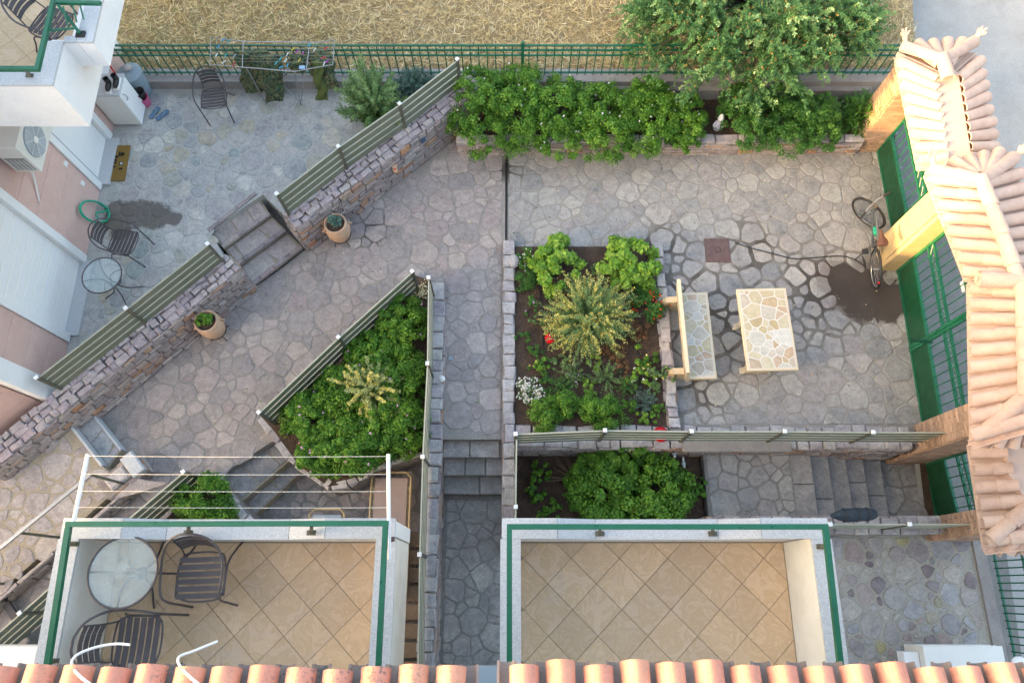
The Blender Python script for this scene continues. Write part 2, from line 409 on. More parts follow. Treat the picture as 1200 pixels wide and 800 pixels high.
def leaf_mat(name, stops, trans=.25, rough=.5):
    m, nt, b = newmat(name)
    at = nt.nodes.new('ShaderNodeAttribute'); at.attribute_name = 'tint'
    c = ramp(nt, at.outputs['Fac'], stops)
    nt.links.new(c, b.inputs['Base Color']); b.inputs['Roughness'].default_value = rough
    b.inputs['Specular IOR Level'].default_value = .3
    tr = nt.nodes.new('ShaderNodeBsdfTranslucent'); nt.links.new(c, tr.inputs[0])
    mx = nt.nodes.new('ShaderNodeMixShader'); mx.inputs[0].default_value = trans
    out = nt.nodes['Material Output']
    nt.links.new(b.outputs[0], mx.inputs[1]); nt.links.new(tr.outputs[0], mx.inputs[2]); nt.links.new(mx.outputs[0], out.inputs[0])
    return m
L = {}
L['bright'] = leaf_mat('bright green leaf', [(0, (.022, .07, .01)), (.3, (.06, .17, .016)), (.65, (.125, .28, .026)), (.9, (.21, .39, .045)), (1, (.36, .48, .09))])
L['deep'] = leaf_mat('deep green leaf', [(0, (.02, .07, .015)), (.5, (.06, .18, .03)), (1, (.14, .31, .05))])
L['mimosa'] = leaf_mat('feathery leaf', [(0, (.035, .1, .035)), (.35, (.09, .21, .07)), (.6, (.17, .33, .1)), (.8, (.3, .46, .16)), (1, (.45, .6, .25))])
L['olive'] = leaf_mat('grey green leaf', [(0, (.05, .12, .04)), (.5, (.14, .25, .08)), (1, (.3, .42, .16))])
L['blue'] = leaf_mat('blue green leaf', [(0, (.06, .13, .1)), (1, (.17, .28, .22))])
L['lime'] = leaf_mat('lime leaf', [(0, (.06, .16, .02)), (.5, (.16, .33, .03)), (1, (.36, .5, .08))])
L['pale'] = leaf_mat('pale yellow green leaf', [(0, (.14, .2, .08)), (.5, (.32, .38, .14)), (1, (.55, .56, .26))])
L['yellow'] = leaf_mat('yellow flower', [(0, (.5, .42, .06)), (.5, (.7, .6, .13)), (1, (.8, .72, .3))])
L['white'] = leaf_mat('white flower', [(0, (.65, .62, .55)), (1, (.85, .83, .8))])
L['orange'] = leaf_mat('orange brown seed pod', [(0, (.28, .15, .03)), (1, (.6, .36, .1))])
L['redf'] = leaf_mat('red flower', [(0, (.55, .02, .01)), (.6, (.7, .06, .01)), (1, (.75, .15, .02))])
L['pinkf'] = leaf_mat('pink flower', [(0, (.7, .3, .5)), (1, (.75, .55, .75))])
L['brown'] = leaf_mat('dry brown leaf', [(0, (.1, .045, .02)), (1, (.28, .15, .07))])
L['straw'] = leaf_mat('straw', [(0, (.16, .12, .04)), (.3, (.45, .33, .15)), (.6, (.72, .57, .29)), (1, (.85, .76, .5))], .15, .8)
L['greenstraw'] = leaf_mat('half green grass', [(0, (.12, .15, .04)), (1, (.4, .36, .14))], .15, .8)

# ------------------------------------------------------------------ generators
def sites_in(poly, size, r, infill=.5):
    xs = [p[0] for p in poly]; ys = [p[1] for p in poly]
    x0, x1, y0, y1 = min(xs), max(xs), min(ys), max(ys)
    out = []; A = (x1 - x0) * (y1 - y0)
    for _ in range(int(A / size ** 2 * 60)):
        p = (r.uniform(x0, x1), r.uniform(y0, y1)); s = size * r.choice((.5, .7, .9, 1, 1.1, 1.25))
        if all((p[0] - q[0]) ** 2 + (p[1] - q[1]) ** 2 > ((s + q[2]) / 2 * .62) ** 2 for q in out): out.append((p[0], p[1], s))
    return out
def crazy_paving(parent, region, z, size, m, gap=.03, seed=1, convex=None, exclude=(), name='paving_stone', lift=(.004, .012), rnds=.1, keep=None, wob=.018, bvl=.009, gapf=None):
    r = random.Random(seed)
    S = sites_in(region, size, r)
    pl = convex_planes(convex, gap * .5) if convex else []
    n_ = 0
    for i, (x, y, s) in enumerate(S):
        if not inside((x, y), region): continue
        if any(inside((x, y), e) for e in exclude): continue
        if keep and not keep(x, y, r): continue
        c = [(x - 2 * size, y - 2 * size), (x + 2 * size, y - 2 * size), (x + 2 * size, y + 2 * size), (x - 2 * size, y + 2 * size)]
        for j, (u, v, t) in enumerate(S):
            if i == j: continue
            dx, dy = u - x, v - y; d = math.hypot(dx, dy)
            if d > 3.2 * size: continue
            off = (d * d + (s * s - t * t) * .2) / (2 * d)
            g = (gap + (gapf(x, y) if gapf else 0)) * (.5 + .28 * mnoise.noise(((x + u) * 2, (y + v) * 2, seed)))
            nx, ny = dx / d, dy / d
            c = clip(c, nx, ny, nx * x + ny * y + off - g)
            if len(c) < 3: break
        for (nx, ny, d) in pl:
            if len(c) >= 3: c = clip(c, nx, ny, d)
        if len(c) < 3 or abs(area(c)) < size * size * .03: continue
        q = []; nn = len(c)
        for k in range(nn):
            a = c[k]; b = c[(k + 1) % nn]; L_ = math.hypot(b[0] - a[0], b[1] - a[1])
            if L_ < .03:
                q.append(((a[0] + b[0]) / 2, (a[1] + b[1]) / 2)); continue
            t = min(.3, r.uniform(.4, 1.6) * rnds * .18 / L_ + .03)
            q.append((a[0] + (b[0] - a[0]) * t, a[1] + (b[1] - a[1]) * t))
            if L_ > .2:
                w_ = r.uniform(-1, .5) * wob; tt = r.uniform(.4, .6)
                q.append((a[0] + (b[0] - a[0]) * tt - (b[1] - a[1]) / L_ * -w_, a[1] + (b[1] - a[1]) * tt - (b[0] - a[0]) / L_ * w_))
            q.append((b[0] + (a[0] - b[0]) * t, b[1] + (a[1] - b[1]) * t))
        if area(q) < 0: q = q[::-1]
        cx = sum(p[0] for p in q) / len(q); cy = sum(p[1] for p in q) / len(q)
        h = r.uniform(*lift); tx, ty = r.uniform(-.012, .012), r.uniform(-.012, .012); bv = bvl
        N = len(q); vs_ = []
        for kk, (sc_, hh) in enumerate(((1, -.02), (1, h - .007), (None, h))):
            for p in q:
                dx, dy = p[0] - cx, p[1] - cy; L_ = math.hypot(dx, dy)
                f_ = 1 if sc_ else max(.3, (L_ - bv) / L_)
                vs_.append((cx + dx * f_, cy + dy * f_, z + hh + (tx * dx + ty * dy if kk else 0)))
        f = [tuple(range(2 * N, 3 * N))]
        for o in (0, N):
            f += [(o + k, o + (k + 1) % N, o + N + (k + 1) % N, o + N + k) for k in range(N)]
        mb = MB(); mb.add(vs_, f)
        mb.build(name, m, parent, org=(cx, cy, z)); n_ += 1
    return n_

def wall_stones(parent, a, b, z0, z1, m, nrm, lmin=.16, lmax=.4, hmin=.06, hmax=.15, seed=1, name='wall_stone', out=.02, ztop0=None):
    """courses of rough stones on the face running from a to b (xy), outward normal nrm; z1 may be (za, zb)"""
    r = random.Random(seed)
    a = Vector((a[0], a[1], 0)); b = Vector((b[0], b[1], 0)); u = (b - a); L_ = u.length; u.normalize()
    n = Vector((nrm[0], nrm[1], 0)).normalized(); Z = Vector((0, 0, 1)); z = z0
    while z < z1 - .03:
        h = min(r.uniform(hmin, hmax), z1 - z)
        if z1 - z - h < .04: h = z1 - z
        x = -r.uniform(0, lmin)
        while x < L_:
            l = r.uniform(lmin, lmax) * (1.2 if h < .09 else .85)
            xa, xb = max(0, x), min(L_, x + l)
            if xb - xa > .05:
                g = r.uniform(.006, .013); o = out * r.uniform(.3, 1.4)
                hh = h / 2 - g * r.uniform(.6, 1.4)
                c = a + u * ((xa + xb) / 2) + Z * (z + h / 2 + r.uniform(-.006, .006)) + n * (o / 2 - .01)
                t = r.uniform(-.03, .03)
                mb = MB().frame((0, 0, 0), (u + Z * t).normalized(), (Z - u * t).normalized(), n, (xb - xa) / 2 - g, max(.015, hh), o / 2 + .02, .012)
                jv = [(v[0] + r.uniform(-.006, .006), v[1] + r.uniform(-.006, .006), v[2] + r.uniform(-.006, .006)) for v in mb.v]
                mb.v = [(v[0] + c.x, v[1] + c.y, v[2] + c.z) for v in jv]
                mb.build(name, m, parent, org=c)
            x += l
        z += h
def cap_row(parent, a, b, z, wd, m, lmin=.18, lmax=.36, th=.06, seed=1, name='coping_stone', jit=.018, rows=1):
    r = random.Random(seed)
    a = Vector((a[0], a[1], z)); b = Vector((b[0], b[1], z)); u = (b - a); L_ = u.length; u.normalize(); n = Vector((u.y, -u.x, 0))
    for k in range(rows):
        off = (k - (rows - 1) / 2) * wd / rows; x = 0
        while x < L_ - .04:
            l = r.uniform(lmin, lmax)
            if L_ - x - l < lmin * .6: l = L_ - x
            g = r.uniform(.005, .012)
            c = a + u * (x + l / 2) + n * (off + r.uniform(-jit, jit)) + Vector((0, 0, th / 2 - .02 + r.uniform(-.006, .006)))
            mb = MB().frame((0, 0, 0), u, n, (0, 0, 1), l / 2 - g, wd / rows / 2 - r.uniform(.003, .02), th / 2, .016)
            mb.v = [(v[0] + c.x + r.uniform(-1, 1) * jit, v[1] + c.y + r.uniform(-1, 1) * jit, v[2] + c.z + r.uniform(-1, 1) * .004) for v in mb.v]
            mb.build(name, m, parent, org=c); x += l

def leafcloud(name, mats, pts, nrm, size, aspect=1.8, tint=None, midx=None, parent=None, smin=.6, label=None, kind=None, org=None, fold=.25, dirs=None, cat=None, group=None):
    """many small folded leaves; pts (N,3), nrm (N,3) facing"""
    N = len(pts); g = nprng
    n = nrm / (np.linalg.norm(nrm, axis=1, keepdims=True) + 1e-9)
    if dirs is None: dirs = g.normal(size=(N, 3))
    d = dirs - n * np.sum(dirs * n, 1, keepdims=True); d /= np.linalg.norm(d, axis=1, keepdims=True) + 1e-9
    s = np.cross(n, d)
    sz = size * g.uniform(smin, 1.25, (N, 1))
    v = np.empty((N, 4, 3))
    v[:, 0] = pts - d * sz * .5
    v[:, 1] = pts + s * sz * .5 / aspect - n * sz * fold * .3
    v[:, 2] = pts + d * sz * .5
    v[:, 3] = pts - s * sz * .5 / aspect - n * sz * fold * .3
    o = np.array(org if org is not None else (wloc(parent) if parent else (0, 0, 0)))
    v = (v - o).reshape(-1, 3)
    me = bpy.data.meshes.new(name)
    me.vertices.add(N * 4); me.vertices.foreach_set('co', v.ravel())
    tri = np.arange(N * 4, dtype=np.int32)
    me.loops.add(N * 4); me.loops.foreach_set('vertex_index', tri)
    me.polygons.add(N); me.polygons.foreach_set('loop_start', np.arange(0, N * 4, 4, dtype=np.int32)); me.polygons.foreach_set('loop_total', np.full(N, 4, dtype=np.int32))
    if not isinstance(mats, (list, tuple)): mats = [mats]
    for m in mats: me.materials.append(m)
    if midx is not None: me.polygons.foreach_set('material_index', np.asarray(midx, dtype=np.int32))
    at = me.attributes.new('tint', 'FLOAT', 'FACE')
    at.data.foreach_set('value', (g.uniform(0, 1, N) if tint is None else np.clip(tint, 0, 1)).astype(np.float32))
    me.update(calc_edges=True); me.validate()
    ob = bpy.data.objects.new(name, me); col.objects.link(ob)
    if parent: ob.parent = parent; ob.location = Vector(o) - wloc(parent)
    else: ob.location = Vector(o)
    return tag(ob, label, cat, group, kind)

def bush(name, c, rx, ry, h, n, size, m, label, cat='shrub', group=None, clumps=40, aspect=1.7, flowers=None, up=.6, stems=True, poly=None, crad=.28, fname='foliage'):
    """a shrub on the ground at c: leaf clumps spread over a low dome, optional (material, count, size) flowers"""
    root = empty(name, c, label, cat, group); g = nprng
    cx, cy, cz = c
    cc = []
    while len(cc) < clumps:
        a = g.uniform(0, 2 * math.pi); rr = math.sqrt(g.uniform(0, 1))
        x, y = math.cos(a) * rr, math.sin(a) * rr
        if poly and not inside((cx + x * rx, cy + y * ry), poly): continue
        edge = math.sqrt(max(0, 1 - (rr ** 2.5)))
        zt = h * edge * g.uniform(.4, 1.25) + .04
        cc.append((cx + x * rx, cy + y * ry, cz + zt, g.uniform(.6, 1.25)))
    cc = np.array(cc)
    k = g.integers(0, clumps, n)
    off = g.normal(size=(n, 3)); off /= np.linalg.norm(off, axis=1, keepdims=True)
    rad = crad * min(rx, ry, .7) * cc[k, 3:4] * g.uniform(.35, 1.05, (n, 1))
    pts = cc[k, :3] + off * rad * np.array([1, 1, .8]); pts[:, 2] = np.maximum(pts[:, 2], cz + .015)
    nr = off * .7 + np.array([0, 0, up]) + g.normal(size=(n, 3)) * .35
    ctint = g.uniform(0, 1, clumps)
    ins = g.uniform(0, 1, n); tint = .4 * ctint[k] + .6 * ins
    leafcloud(fname, m, pts, nr, size, aspect, tint, parent=root)
    if stems:
        mb = MB()
        for i in range(min(14, clumps)):
            t = cc[i]; mb.tube([(cx + (t[0] - cx) * .15, cy + (t[1] - cy) * .15, cz - .02), (cx + (t[0] - cx) * .6, cy + (t[1] - cy) * .6, cz + (t[2] - cz) * .5), (t[0], t[1], t[2])], [.01, .008, .004], 5)
        mb.build('stem', G['bark'], root)
    if flowers:
        fm, fn, fs = flowers
        k = g.integers(0, clumps, fn); off = g.normal(size=(fn, 3)); off[:, 2] = np.abs(off[:, 2]) + .4; off /= np.linalg.norm(off, axis=1, keepdims=True)
        p = cc[k, :3] + off * crad * min(rx, ry, .7) * cc[k, 3:4] * 1.08
        p = np.repeat(p, 4, 0) + g.normal(size=(fn * 4, 3)) * fs * .22
        leafcloud('flower', fm, p, np.tile([0, 0, 1.], (fn * 4, 1)) + g.normal(size=(fn * 4, 3)) * .4, fs, 1.1, parent=root, kind='stuff')
    return root

def slat_fence(pts, h, label, group=None, npost=1, slats=4, first=True, last=True, post=.045, cap=.06, cat='fence'):
    """pts: list of post feet (Vector, z = foot); the fence runs straight between them"""
    root = empty('slat_fence', pts[0], label, cat, group)
    sh = (h - .03) / slats
    for i, p in enumerate(pts):
        if (i == 0 and not first) or (i == len(pts) - 1 and not last): continue
        d = (Vector(pts[min(i + 1, len(pts) - 1)]) - Vector(pts[max(i - 1, 0)])); d.z = 0; d.normalize(); n = Vector((d.y, -d.x, 0))
        MB().frame(Vector(p) + Vector((0, 0, h / 2 + .01)), d, n, (0, 0, 1), post / 2, post / 2, h / 2 + .01).build('post', G['slat_post'], root)
        MB().frame(Vector(p) + Vector((0, 0, h + .033)), d, n, (0, 0, 1), cap / 2, cap / 2, .012, .006).build('post_cap', G['cap'], root)
    for a, b in zip(pts[:-1], pts[1:]):
        a = Vector(a); b = Vector(b); d = (b - a); d.normalize(); n = Vector((d.y, -d.x, 0)).normalized()
        a2 = a + d * (post / 2 + .003); b2 = b - d * (post / 2 + .003)
        for k in range(slats):
            z0 = .03 + k * sh + .01; z1 = .03 + (k + 1) * sh - .01; hz = (z1 - z0) / 2
            c = (a2 + b2) / 2 + Vector((0, 0, (z0 + z1) / 2)); L_ = (b2 - a2).length / 2
            mb = MB().frame(c, d, n, (0, 0, 1), L_, .005, hz - .004, 0, 0)
            mb.frame(c + Vector((0, 0, hz - .002)), d, n, (0, 0, 1), L_, .011, .004, 0, 1)      # folded lip in a paler colour than the board
            mb.build('slat', [G['slat'], G['slat_edge']], root)
    return root

def halftile(mb, a, b, ra, rb, up=(0, 0, 1), th=.014, seg=8, mi=0, arc=180):
    a, b = Vector(a), Vector(b); d = (b - a).normalized(); sx = d.cross(Vector(up)).normalized(); u = sx.cross(d)
    vs_ = []
    for p, r_ in ((a, ra), (b, rb)):
        for rr in (r_, r_ - th):
            for k in range(seg + 1):
                t = R(90 - arc / 2 + arc * k / seg); vs_.append(p + sx * math.cos(t) * rr + u * math.sin(t) * rr)
    n = seg + 1; f = []
    for k in range(seg):
        f.append((k, 2 * n + k, 2 * n + k + 1, k + 1)); f.append((n + k, n + k + 1, 3 * n + k + 1, 3 * n + k))
        f.append((k, k + 1, n + k + 1, n + k)); f.append((2 * n + k, 3 * n + k, 3 * n + k + 1, 2 * n + k + 1))
    f.append((0, n, 3 * n, 2 * n)); f.append((n - 1, 3 * n - 1, 4 * n - 1, 2 * n - 1)[::-1])
    return mb.add(vs_, f, mi)
def tile_slope(parent, eA, eB, iA, iB, n, k, m, seed=1, name='roof_tile', rs=.41, pans=True, mpan=None, flip=False):
    """barrel tiles in n rows between the eave eA-eB and the inner line iA-iB, k tiles per row"""
    r = random.Random(seed); eA, eB, iA, iB = map(Vector, (eA, eB, iA, iB))
    sp = (eB - eA).length / n
    up = (eB - eA).cross(iA - eA).normalized()
    if up.z < 0: up = -up
    for i in range(n):
        t = (i + .5) / n; e = eA.lerp(eB, t); q = iA.lerp(iB, t); d = (e - q); L_ = d.length; d.normalize()
        for j in range(k):
            a = q + d * (L_ * j / k - (.04 if j else 0)); b = q + d * (L_ * (j + 1) / k + (r.uniform(-.015, .02) if j == k - 1 else .01))
            lift = .012 * (j % 2) + r.uniform(0, .006); jt = (eB - eA).normalized() * r.uniform(-.006, .006)
            mb = MB(); halftile(mb, a + up * (lift - .012 + .0) + jt, b + up * (lift + .006) + jt, sp * rs * .86, sp * rs, up)
            mb.build(name, m, parent, org=(a + b) / 2, smooth=True)
    if pans:
        for i in range(n + 1):
            t = i / n; e = eA.lerp(eB, t); q = iA.lerp(iB, t); d = (e - q).normalized()
            mb = MB(); halftile(mb, q + up * (-.01), e + d * .03 + up * (.005), sp * .3, sp * .27, -up)
            mb.build('pan_tile', mpan or m, parent, org=(e + q) / 2, smooth=True)
def ridge_run(parent, a, b, k, r_, m, seed=3, name='ridge_tile', up=(0, 0, 1), ends=True):
    a, b = Vector(a), Vector(b); rr = random.Random(seed)
    for j in range(k):
        p = a.lerp(b, j / k); q = a.lerp(b, (j + 1) / k) + (b - a).normalized() * .03
        mb = MB(); halftile(mb, p, q, r_ * .9, r_ * 1.06, up, .016, 10, 0, 200)
        mb.build(name, m, parent, org=(p + q) / 2, smooth=True)

# ------------------------------------------------------------------ ground levels (metres)
PAT, LP, LOW, LAND, STB = .5, .35, -.6, -.45, -1.1
def xy(p): return (p.x, p.y)
def Q(pts, z): return [xy(P(a, b, z)) for a, b in pts]
def slab(name, poly, z0, z1, m, **k):
    return MB().prism(poly, z0, z1).build(name, m, kind='structure', **k)
MB().add([(-400, -400, -4), (400, -400, -4), (400, 400, -4), (-400, 400, -4)], [(0, 1, 2, 3)]).build('ground', G['field'], kind='structure')
mb = MB()
mb.add([(6.95, -14, -2.79), (60, -14, -2.79), (60, 45, 3.7), (6.95, 45, 3.7)], [(0, 1, 2, 3)])
street = mb.build('street', G['asphalt'], kind='structure')
slab('field', [(-60, 8.86), (7.35, 8.86), (8.3, 16), (8.6, 60), (-60, 60)], -3.99, .6, G['field'])
court = slab('courtyard_paving', [(-.08, 2.2), (6.72, 2.2), (6.86, 7.6), (6.9, 8.7), (-.08, 8.7)], -3, 0, G['mortar'])
# mid terrace with its side below the steps
S3 = [(247, 557), (328, 511)]
tp = [(-.12, 8.6), (-9.5, 8.6), (-9.5, -1.6)] + Q([(20, 757), (241, 560), (253, 560), (328, 511)], 0) + [(-1.25, 2.27), (-.12, 2.27)]
terr = slab('terrace_paving', tp, -2.9, 0, G['mortar_terr'])
low = slab('lower_paving', [(-10, -9), (-.03, -9), (-.03, 3.3), (-10, 3.3)], -3.2, LOW, G['mortar_path'])
landing = slab('landing_paving', [(3.16, .4), (4.6, .4), (4.6, 2.4), (3.16, 2.4)], -3.1, LAND, G['mortar_path'])
# patio with a recess for its steps
e1 = Q([(308, 228), (245, 270)], PAT)
D1a, D1b = P(539, 101, .85), P(339, 252, .85); D2a, D2b = P(262, 307, .85), P(-30, 542, .85)
du = (D1b - D1a); du.z = 0; du.normalize(); dn = Vector((-du.y, du.x, 0))       # dn points south-east
if dn.x < 0: dn = -dn
c1 = D1b - du * .0; c2 = D2a
patio = slab('patio_paving', [(-7.3, 8.6), (-.72, 8.6), (D1b.x, D1b.y), e1[0], e1[1], (D2a.x, D2a.y), (D2b.x, D2b.y), (-9.4, D2b.y), (-9.4, 8.6)], -2.8, PAT, G['mortar_patio'])
lpp = Q([(81, 496), (120, 546), (146, 566), (0, 692), (-90, 765)], LP) + [(-10, .5), (-10, 2.6)] + Q([(-40, 590)], LP)
side = slab('side_paving', lpp, -2.7, LP, G['mortar_warm'])
lr = slab('corner_paving', [(2.95, -6), (7.45, -6), (7.5, .92), (2.95, .92)], -3.3, LAND - .02, G['mortar_rub'])
gate_floor = slab('stair_foot_paving', [(6.0, .95), (7.25, .95), (7.2, 2.2), (6.0, 2.2)], -3.05, STB, G['mortar_path'])
slab('planter_soil', [(-.95, 7.62), (6.35, 7.66), (6.6, 8.62), (-.95, 8.62)], -2.5, .33, G['soil'])
bedR = slab('flower_bed_soil', [(-.0, 2.4), tuple(xy(P(785, 500, .1))), tuple(xy(P(768, 288, .1))), (.0, P(700, 288, .1).y)], -2.4, .07, G['soil'])
wedge = slab('wedge_bed_soil', Q([(485, 322), (503, 328), (499, 528), (440, 545), (408, 566), (385, 570), (350, 545), (322, 506), (306, 488)], .1), -2.3, .1, G['soil'])
slab('lower_bed_soil', [(.02, .4), (3.12, .4), (3.12, 2.2), (.02, 2.2)], -2.2, -.58, G['soil'])
slab('small_bed_soil', Q([(238, 560), (253, 561), (290, 611), (300, 660), (150, 660)], 0), -2.15, .03, G['soil'])

# paving stones
plants_ex = [Q([(604, 292), (770, 288), (790, 500), (604, 505)], 0)]
cr = [(-.06, 2.5), (6.62, 2.5), (6.78, 7.62), (-.06, 7.62)]
def keepc(x, y, r):
    for (a, b, q) in WET[:3]:
        if math.hypot(x - a, y - b) < q * .75: return False
    if r.random() < .0: return False
    if 2.9 < x < 4.1 and 6.9 > y > 0 and abs(x - 3.47) < .22 and abs(y - 5.72) < .22: return False
    return True
crazy_paving(court, cr, 0, .44, G['court_stone'], .022, 3, cr, plants_ex, keep=keepc, rnds=.12, wob=.02, gapf=lambda x, y: .03 * max([0] + [min(1, 1.6 * (1 - math.hypot(x - a, y - b) / q)) for a, b, q in JOINT]))
tr = Q([(592, 186), (592, 510), (522, 512), (505, 330), (485, 322), (306, 488), (328, 511), (247, 557), (60, 720), (0, 790), (0, 700), (148, 568), (140, 525), (106, 482), (290, 333), (358, 288), (536, 168)], 0)
tr = [(-.17, 7.72)] + [(-.17, 2.3)] + tr[2:]
box_t = [(-.17, 2.3), (-.17, 7.8), (-8, 7.8), (-8, -.6), P(20, 757, 0).xy.to_tuple(), P(241, 560, 0).xy.to_tuple(), P(328, 511, 0).xy.to_tuple()]
crazy_paving(terr, tr, 0, .46, G['terr_stone'], .022, 5, [(-8, -.9), (-.17, -.9), (-.17, 7.8), (-8, 7.8)], [Q([(485, 322), (505, 328), (518, 560), (440, 560), (330, 505), (306, 488)], 0)])
pr = [(-6.98, 8.5), (-1.2, 8.5), (D1b.x - .2, D1b.y + .1), (e1[0][0] - .1, e1[0][1] + .1), (e1[1][0], e1[1][1] + .05), (D2a.x - .15, D2a.y + .1), (-6.9, 3.0)]
crazy_paving(patio, pr, PAT, .42, G['patio_stone'], .028, 8, [(-6.98, 2.9), (0, 2.9), (0, 8.52), (-6.98, 8.52)], lift=(.004, .012), rnds=.25,
             keep=lambda x, y, r: True)
cp = [(-1.08, -3), (-.16, -3), (-.16, 1.4), (-1.08, 1.4)]
crazy_paving(low, cp, LOW, .44, G['path_stone'], .022, 9, cp)
lw = Q([(297, 618), (368, 548), (392, 560), (440, 540), (498, 520), (497, 690), (297, 690)], LOW)
crazy_paving(low, lw, LOW, .46, G['terr_stone'], .04, 10, [(-4.2, -.8), (-1.36, -.8), (-1.36, 2.2), (-4.2, 2.2)])
ld = [(3.2, .45), (4.58, .45), (4.58, 2.12), (3.2, 2.12)]
crazy_paving(landing, ld, LAND, .45, G['court_stone'], .025, 11, ld, rnds=.1)
crazy_paving(side, lpp, LP, .42, G['warm_stone'], .034, 12, None, rnds=.2)
lrr = [(2.95, -1.3), (7.25, -1.3), (7.3, .8), (2.95, .8)]
crazy_paving(lr, lrr, LAND - .02, .36, G['rubble'], .035, 13, lrr, lift=(.004, .02), rnds=.3, wob=.03)

def stone_steps(name, edges, zs, m, label):
    """edges: list of (left, right) points at each riser top"""
    root = empty(name, (edges[0][0][0], edges[0][0][1], zs[-1]), label, 'steps')
    for i in range(1, len(edges)):
        a, b = edges[i - 1]; c, d = edges[i]
        t = MB().prism([a, b, d, c], zs[-1] - .5, zs[i]); t.build('tread', G['mortar_warm'], root)
        poly = [a, b, d, c]
        rr = random.Random(60 + i + int(zs[0] * 10)); A, B, C_, D_ = (Vector(p) for p in (a, b, c, d)); L_ = (B - A).length; f0 = .02
        while f0 < .93:
            f1 = min(.985, f0 + rr.uniform(.24, .48) / L_ * 1.1)
            if f1 > .86: f1 = .985
            sk = rr.uniform(-.05, .05) if f1 < .98 else 0
            q = [A.lerp(B, f0 + .012).lerp(C_.lerp(D_, f0 + .012), .05), A.lerp(B, f1 + sk - .012).lerp(C_.lerp(D_, f1 + sk - .012), .05), A.lerp(B, f1 - sk - .012).lerp(C_.lerp(D_, f1 - sk - .012), .93), A.lerp(B, f0 + .012).lerp(C_.lerp(D_, f0 + .012), .93)]
            ce = sum(q, Vector((0, 0))) / 4
            o_ = [(p.x, p.y) for p in q]; i_ = [((p - ce) * .955 + ce) for p in q]
            if area(o_) < 0: o_ = o_[::-1]; i_ = i_[::-1]
            zz = zs[i]; mb = MB(); mb.add([(x, y, zz - .02) for x, y in o_] + [(x, y, zz + .006) for x, y in o_] + [(p.x, p.y, zz + .013) for p in i_],
                   [(8, 9, 10, 11)] + [(o + k, o + (k + 1) % 4, o + 4 + (k + 1) % 4, o + 4 + k) for o in (0, 4) for k in range(4)])
            mb.build('paving_stone', m, root, org=(ce.x, ce.y, zz)); f0 = f1
    return root
ea = [Q([(300, 226), (244, 270)], .5), Q([(316, 250), (260, 289)], .375), Q([(334, 269), (278, 309)], .25), Q([(353, 288), (295, 333)], .125)]
w_ = (Vector(D2a.xy) - Vector(D1b.xy)).normalized()
st = stone_steps('patio_steps', ea, [.5, .375, .25, .125], G['warm_stone'], 'short mauve stone steps from the upper patio down between two slat fences')
# dressed nosing boards along every riser
for k, (e, z) in enumerate(zip(ea, [.5, .375, .25, .125])):
    a = Vector((*e[0], z)); b = Vector((*e[1], z)); r = random.Random(k); d = (b - a); L_ = d.length; d.normalize(); x = 0; n = Vector((d.y, -d.x, 0)); 
    if n.x < 0: n = -n
    while x < L_ - .03:
        l = min(r.uniform(.2, .45), L_ - x)
        MB().frame(a + d * (x + l / 2) + Vector((0, 0, .0)) + n * .01, d, n, (0, 0, 1), l / 2 - .004, .035, .03, .006).build('nosing_stone', G['wall_stone'], st)
        x += l
eb = [Q([(81, 496), (120, 546)], .35), Q([(107, 483), (142, 527)], .17)]
st2 = stone_steps('side_steps', eb, [.35, .17], G['patio_stone'], 'two low blue grey stone steps beside the wall end block, under the clothes line')
for e, z in ((eb[0], .35), (eb[1], .17)):
    a = Vector((*e[0], z)); b = Vector((*e[1], z)); d = (b - a).normalized(); n = Vector((-d.y, d.x, 0))
    MB().frame((a + b) / 2 + Vector((0, 0, -.06)), d, n, (0, 0, 1), (b - a).length / 2, .02, .085, .008).build('riser_slab', G['granite'], st2)
ec = [Q([(247, 557), (328, 511)], 0), Q([(284, 587), (346, 534)], -.2), Q([(291, 610), (363, 544)], -.4)]
st3 = stone_steps('garden_steps', ec, [0, -.2, -.4], G['path_stone'], 'dark worn stone steps going down between the two leafy beds')
# passage steps
st4 = empty('passage_steps', (-.6, 2.2, LOW), 'four dark stone steps crossing the narrow passage', 'steps')
ys = [P(555, y, z).y for y, z in ((515, 0), (535, -.15), (556, -.3), (578, -.45))]
for i in range(3):
    MB().prism([(-1.13, ys[i + 1]), (-.12, ys[i + 1]), (-.12, ys[i] + .02), (-1.13, ys[i] + .02)], LOW - .2, -.15 * (i + 1) - .03).build('riser', G['mortar_path'], st4)
    z = -.15 * (i + 1); r = random.Random(i + 50); x = -1.12
    while x < -.2:
        l = min(r.uniform(.28, .6), -.14 - x)
        c = Vector((x + l / 2, (ys[i] + ys[i + 1]) / 2, z - .015))
        MB().frame(c, (1, r.uniform(-.03, .03), 0), (0, 1, 0), (0, 0, 1), l / 2 - .008, (ys[i] - ys[i + 1]) / 2 + .01, .02, .008).build('tread_stone', G['path_stone'], st4, org=c)
        x += l
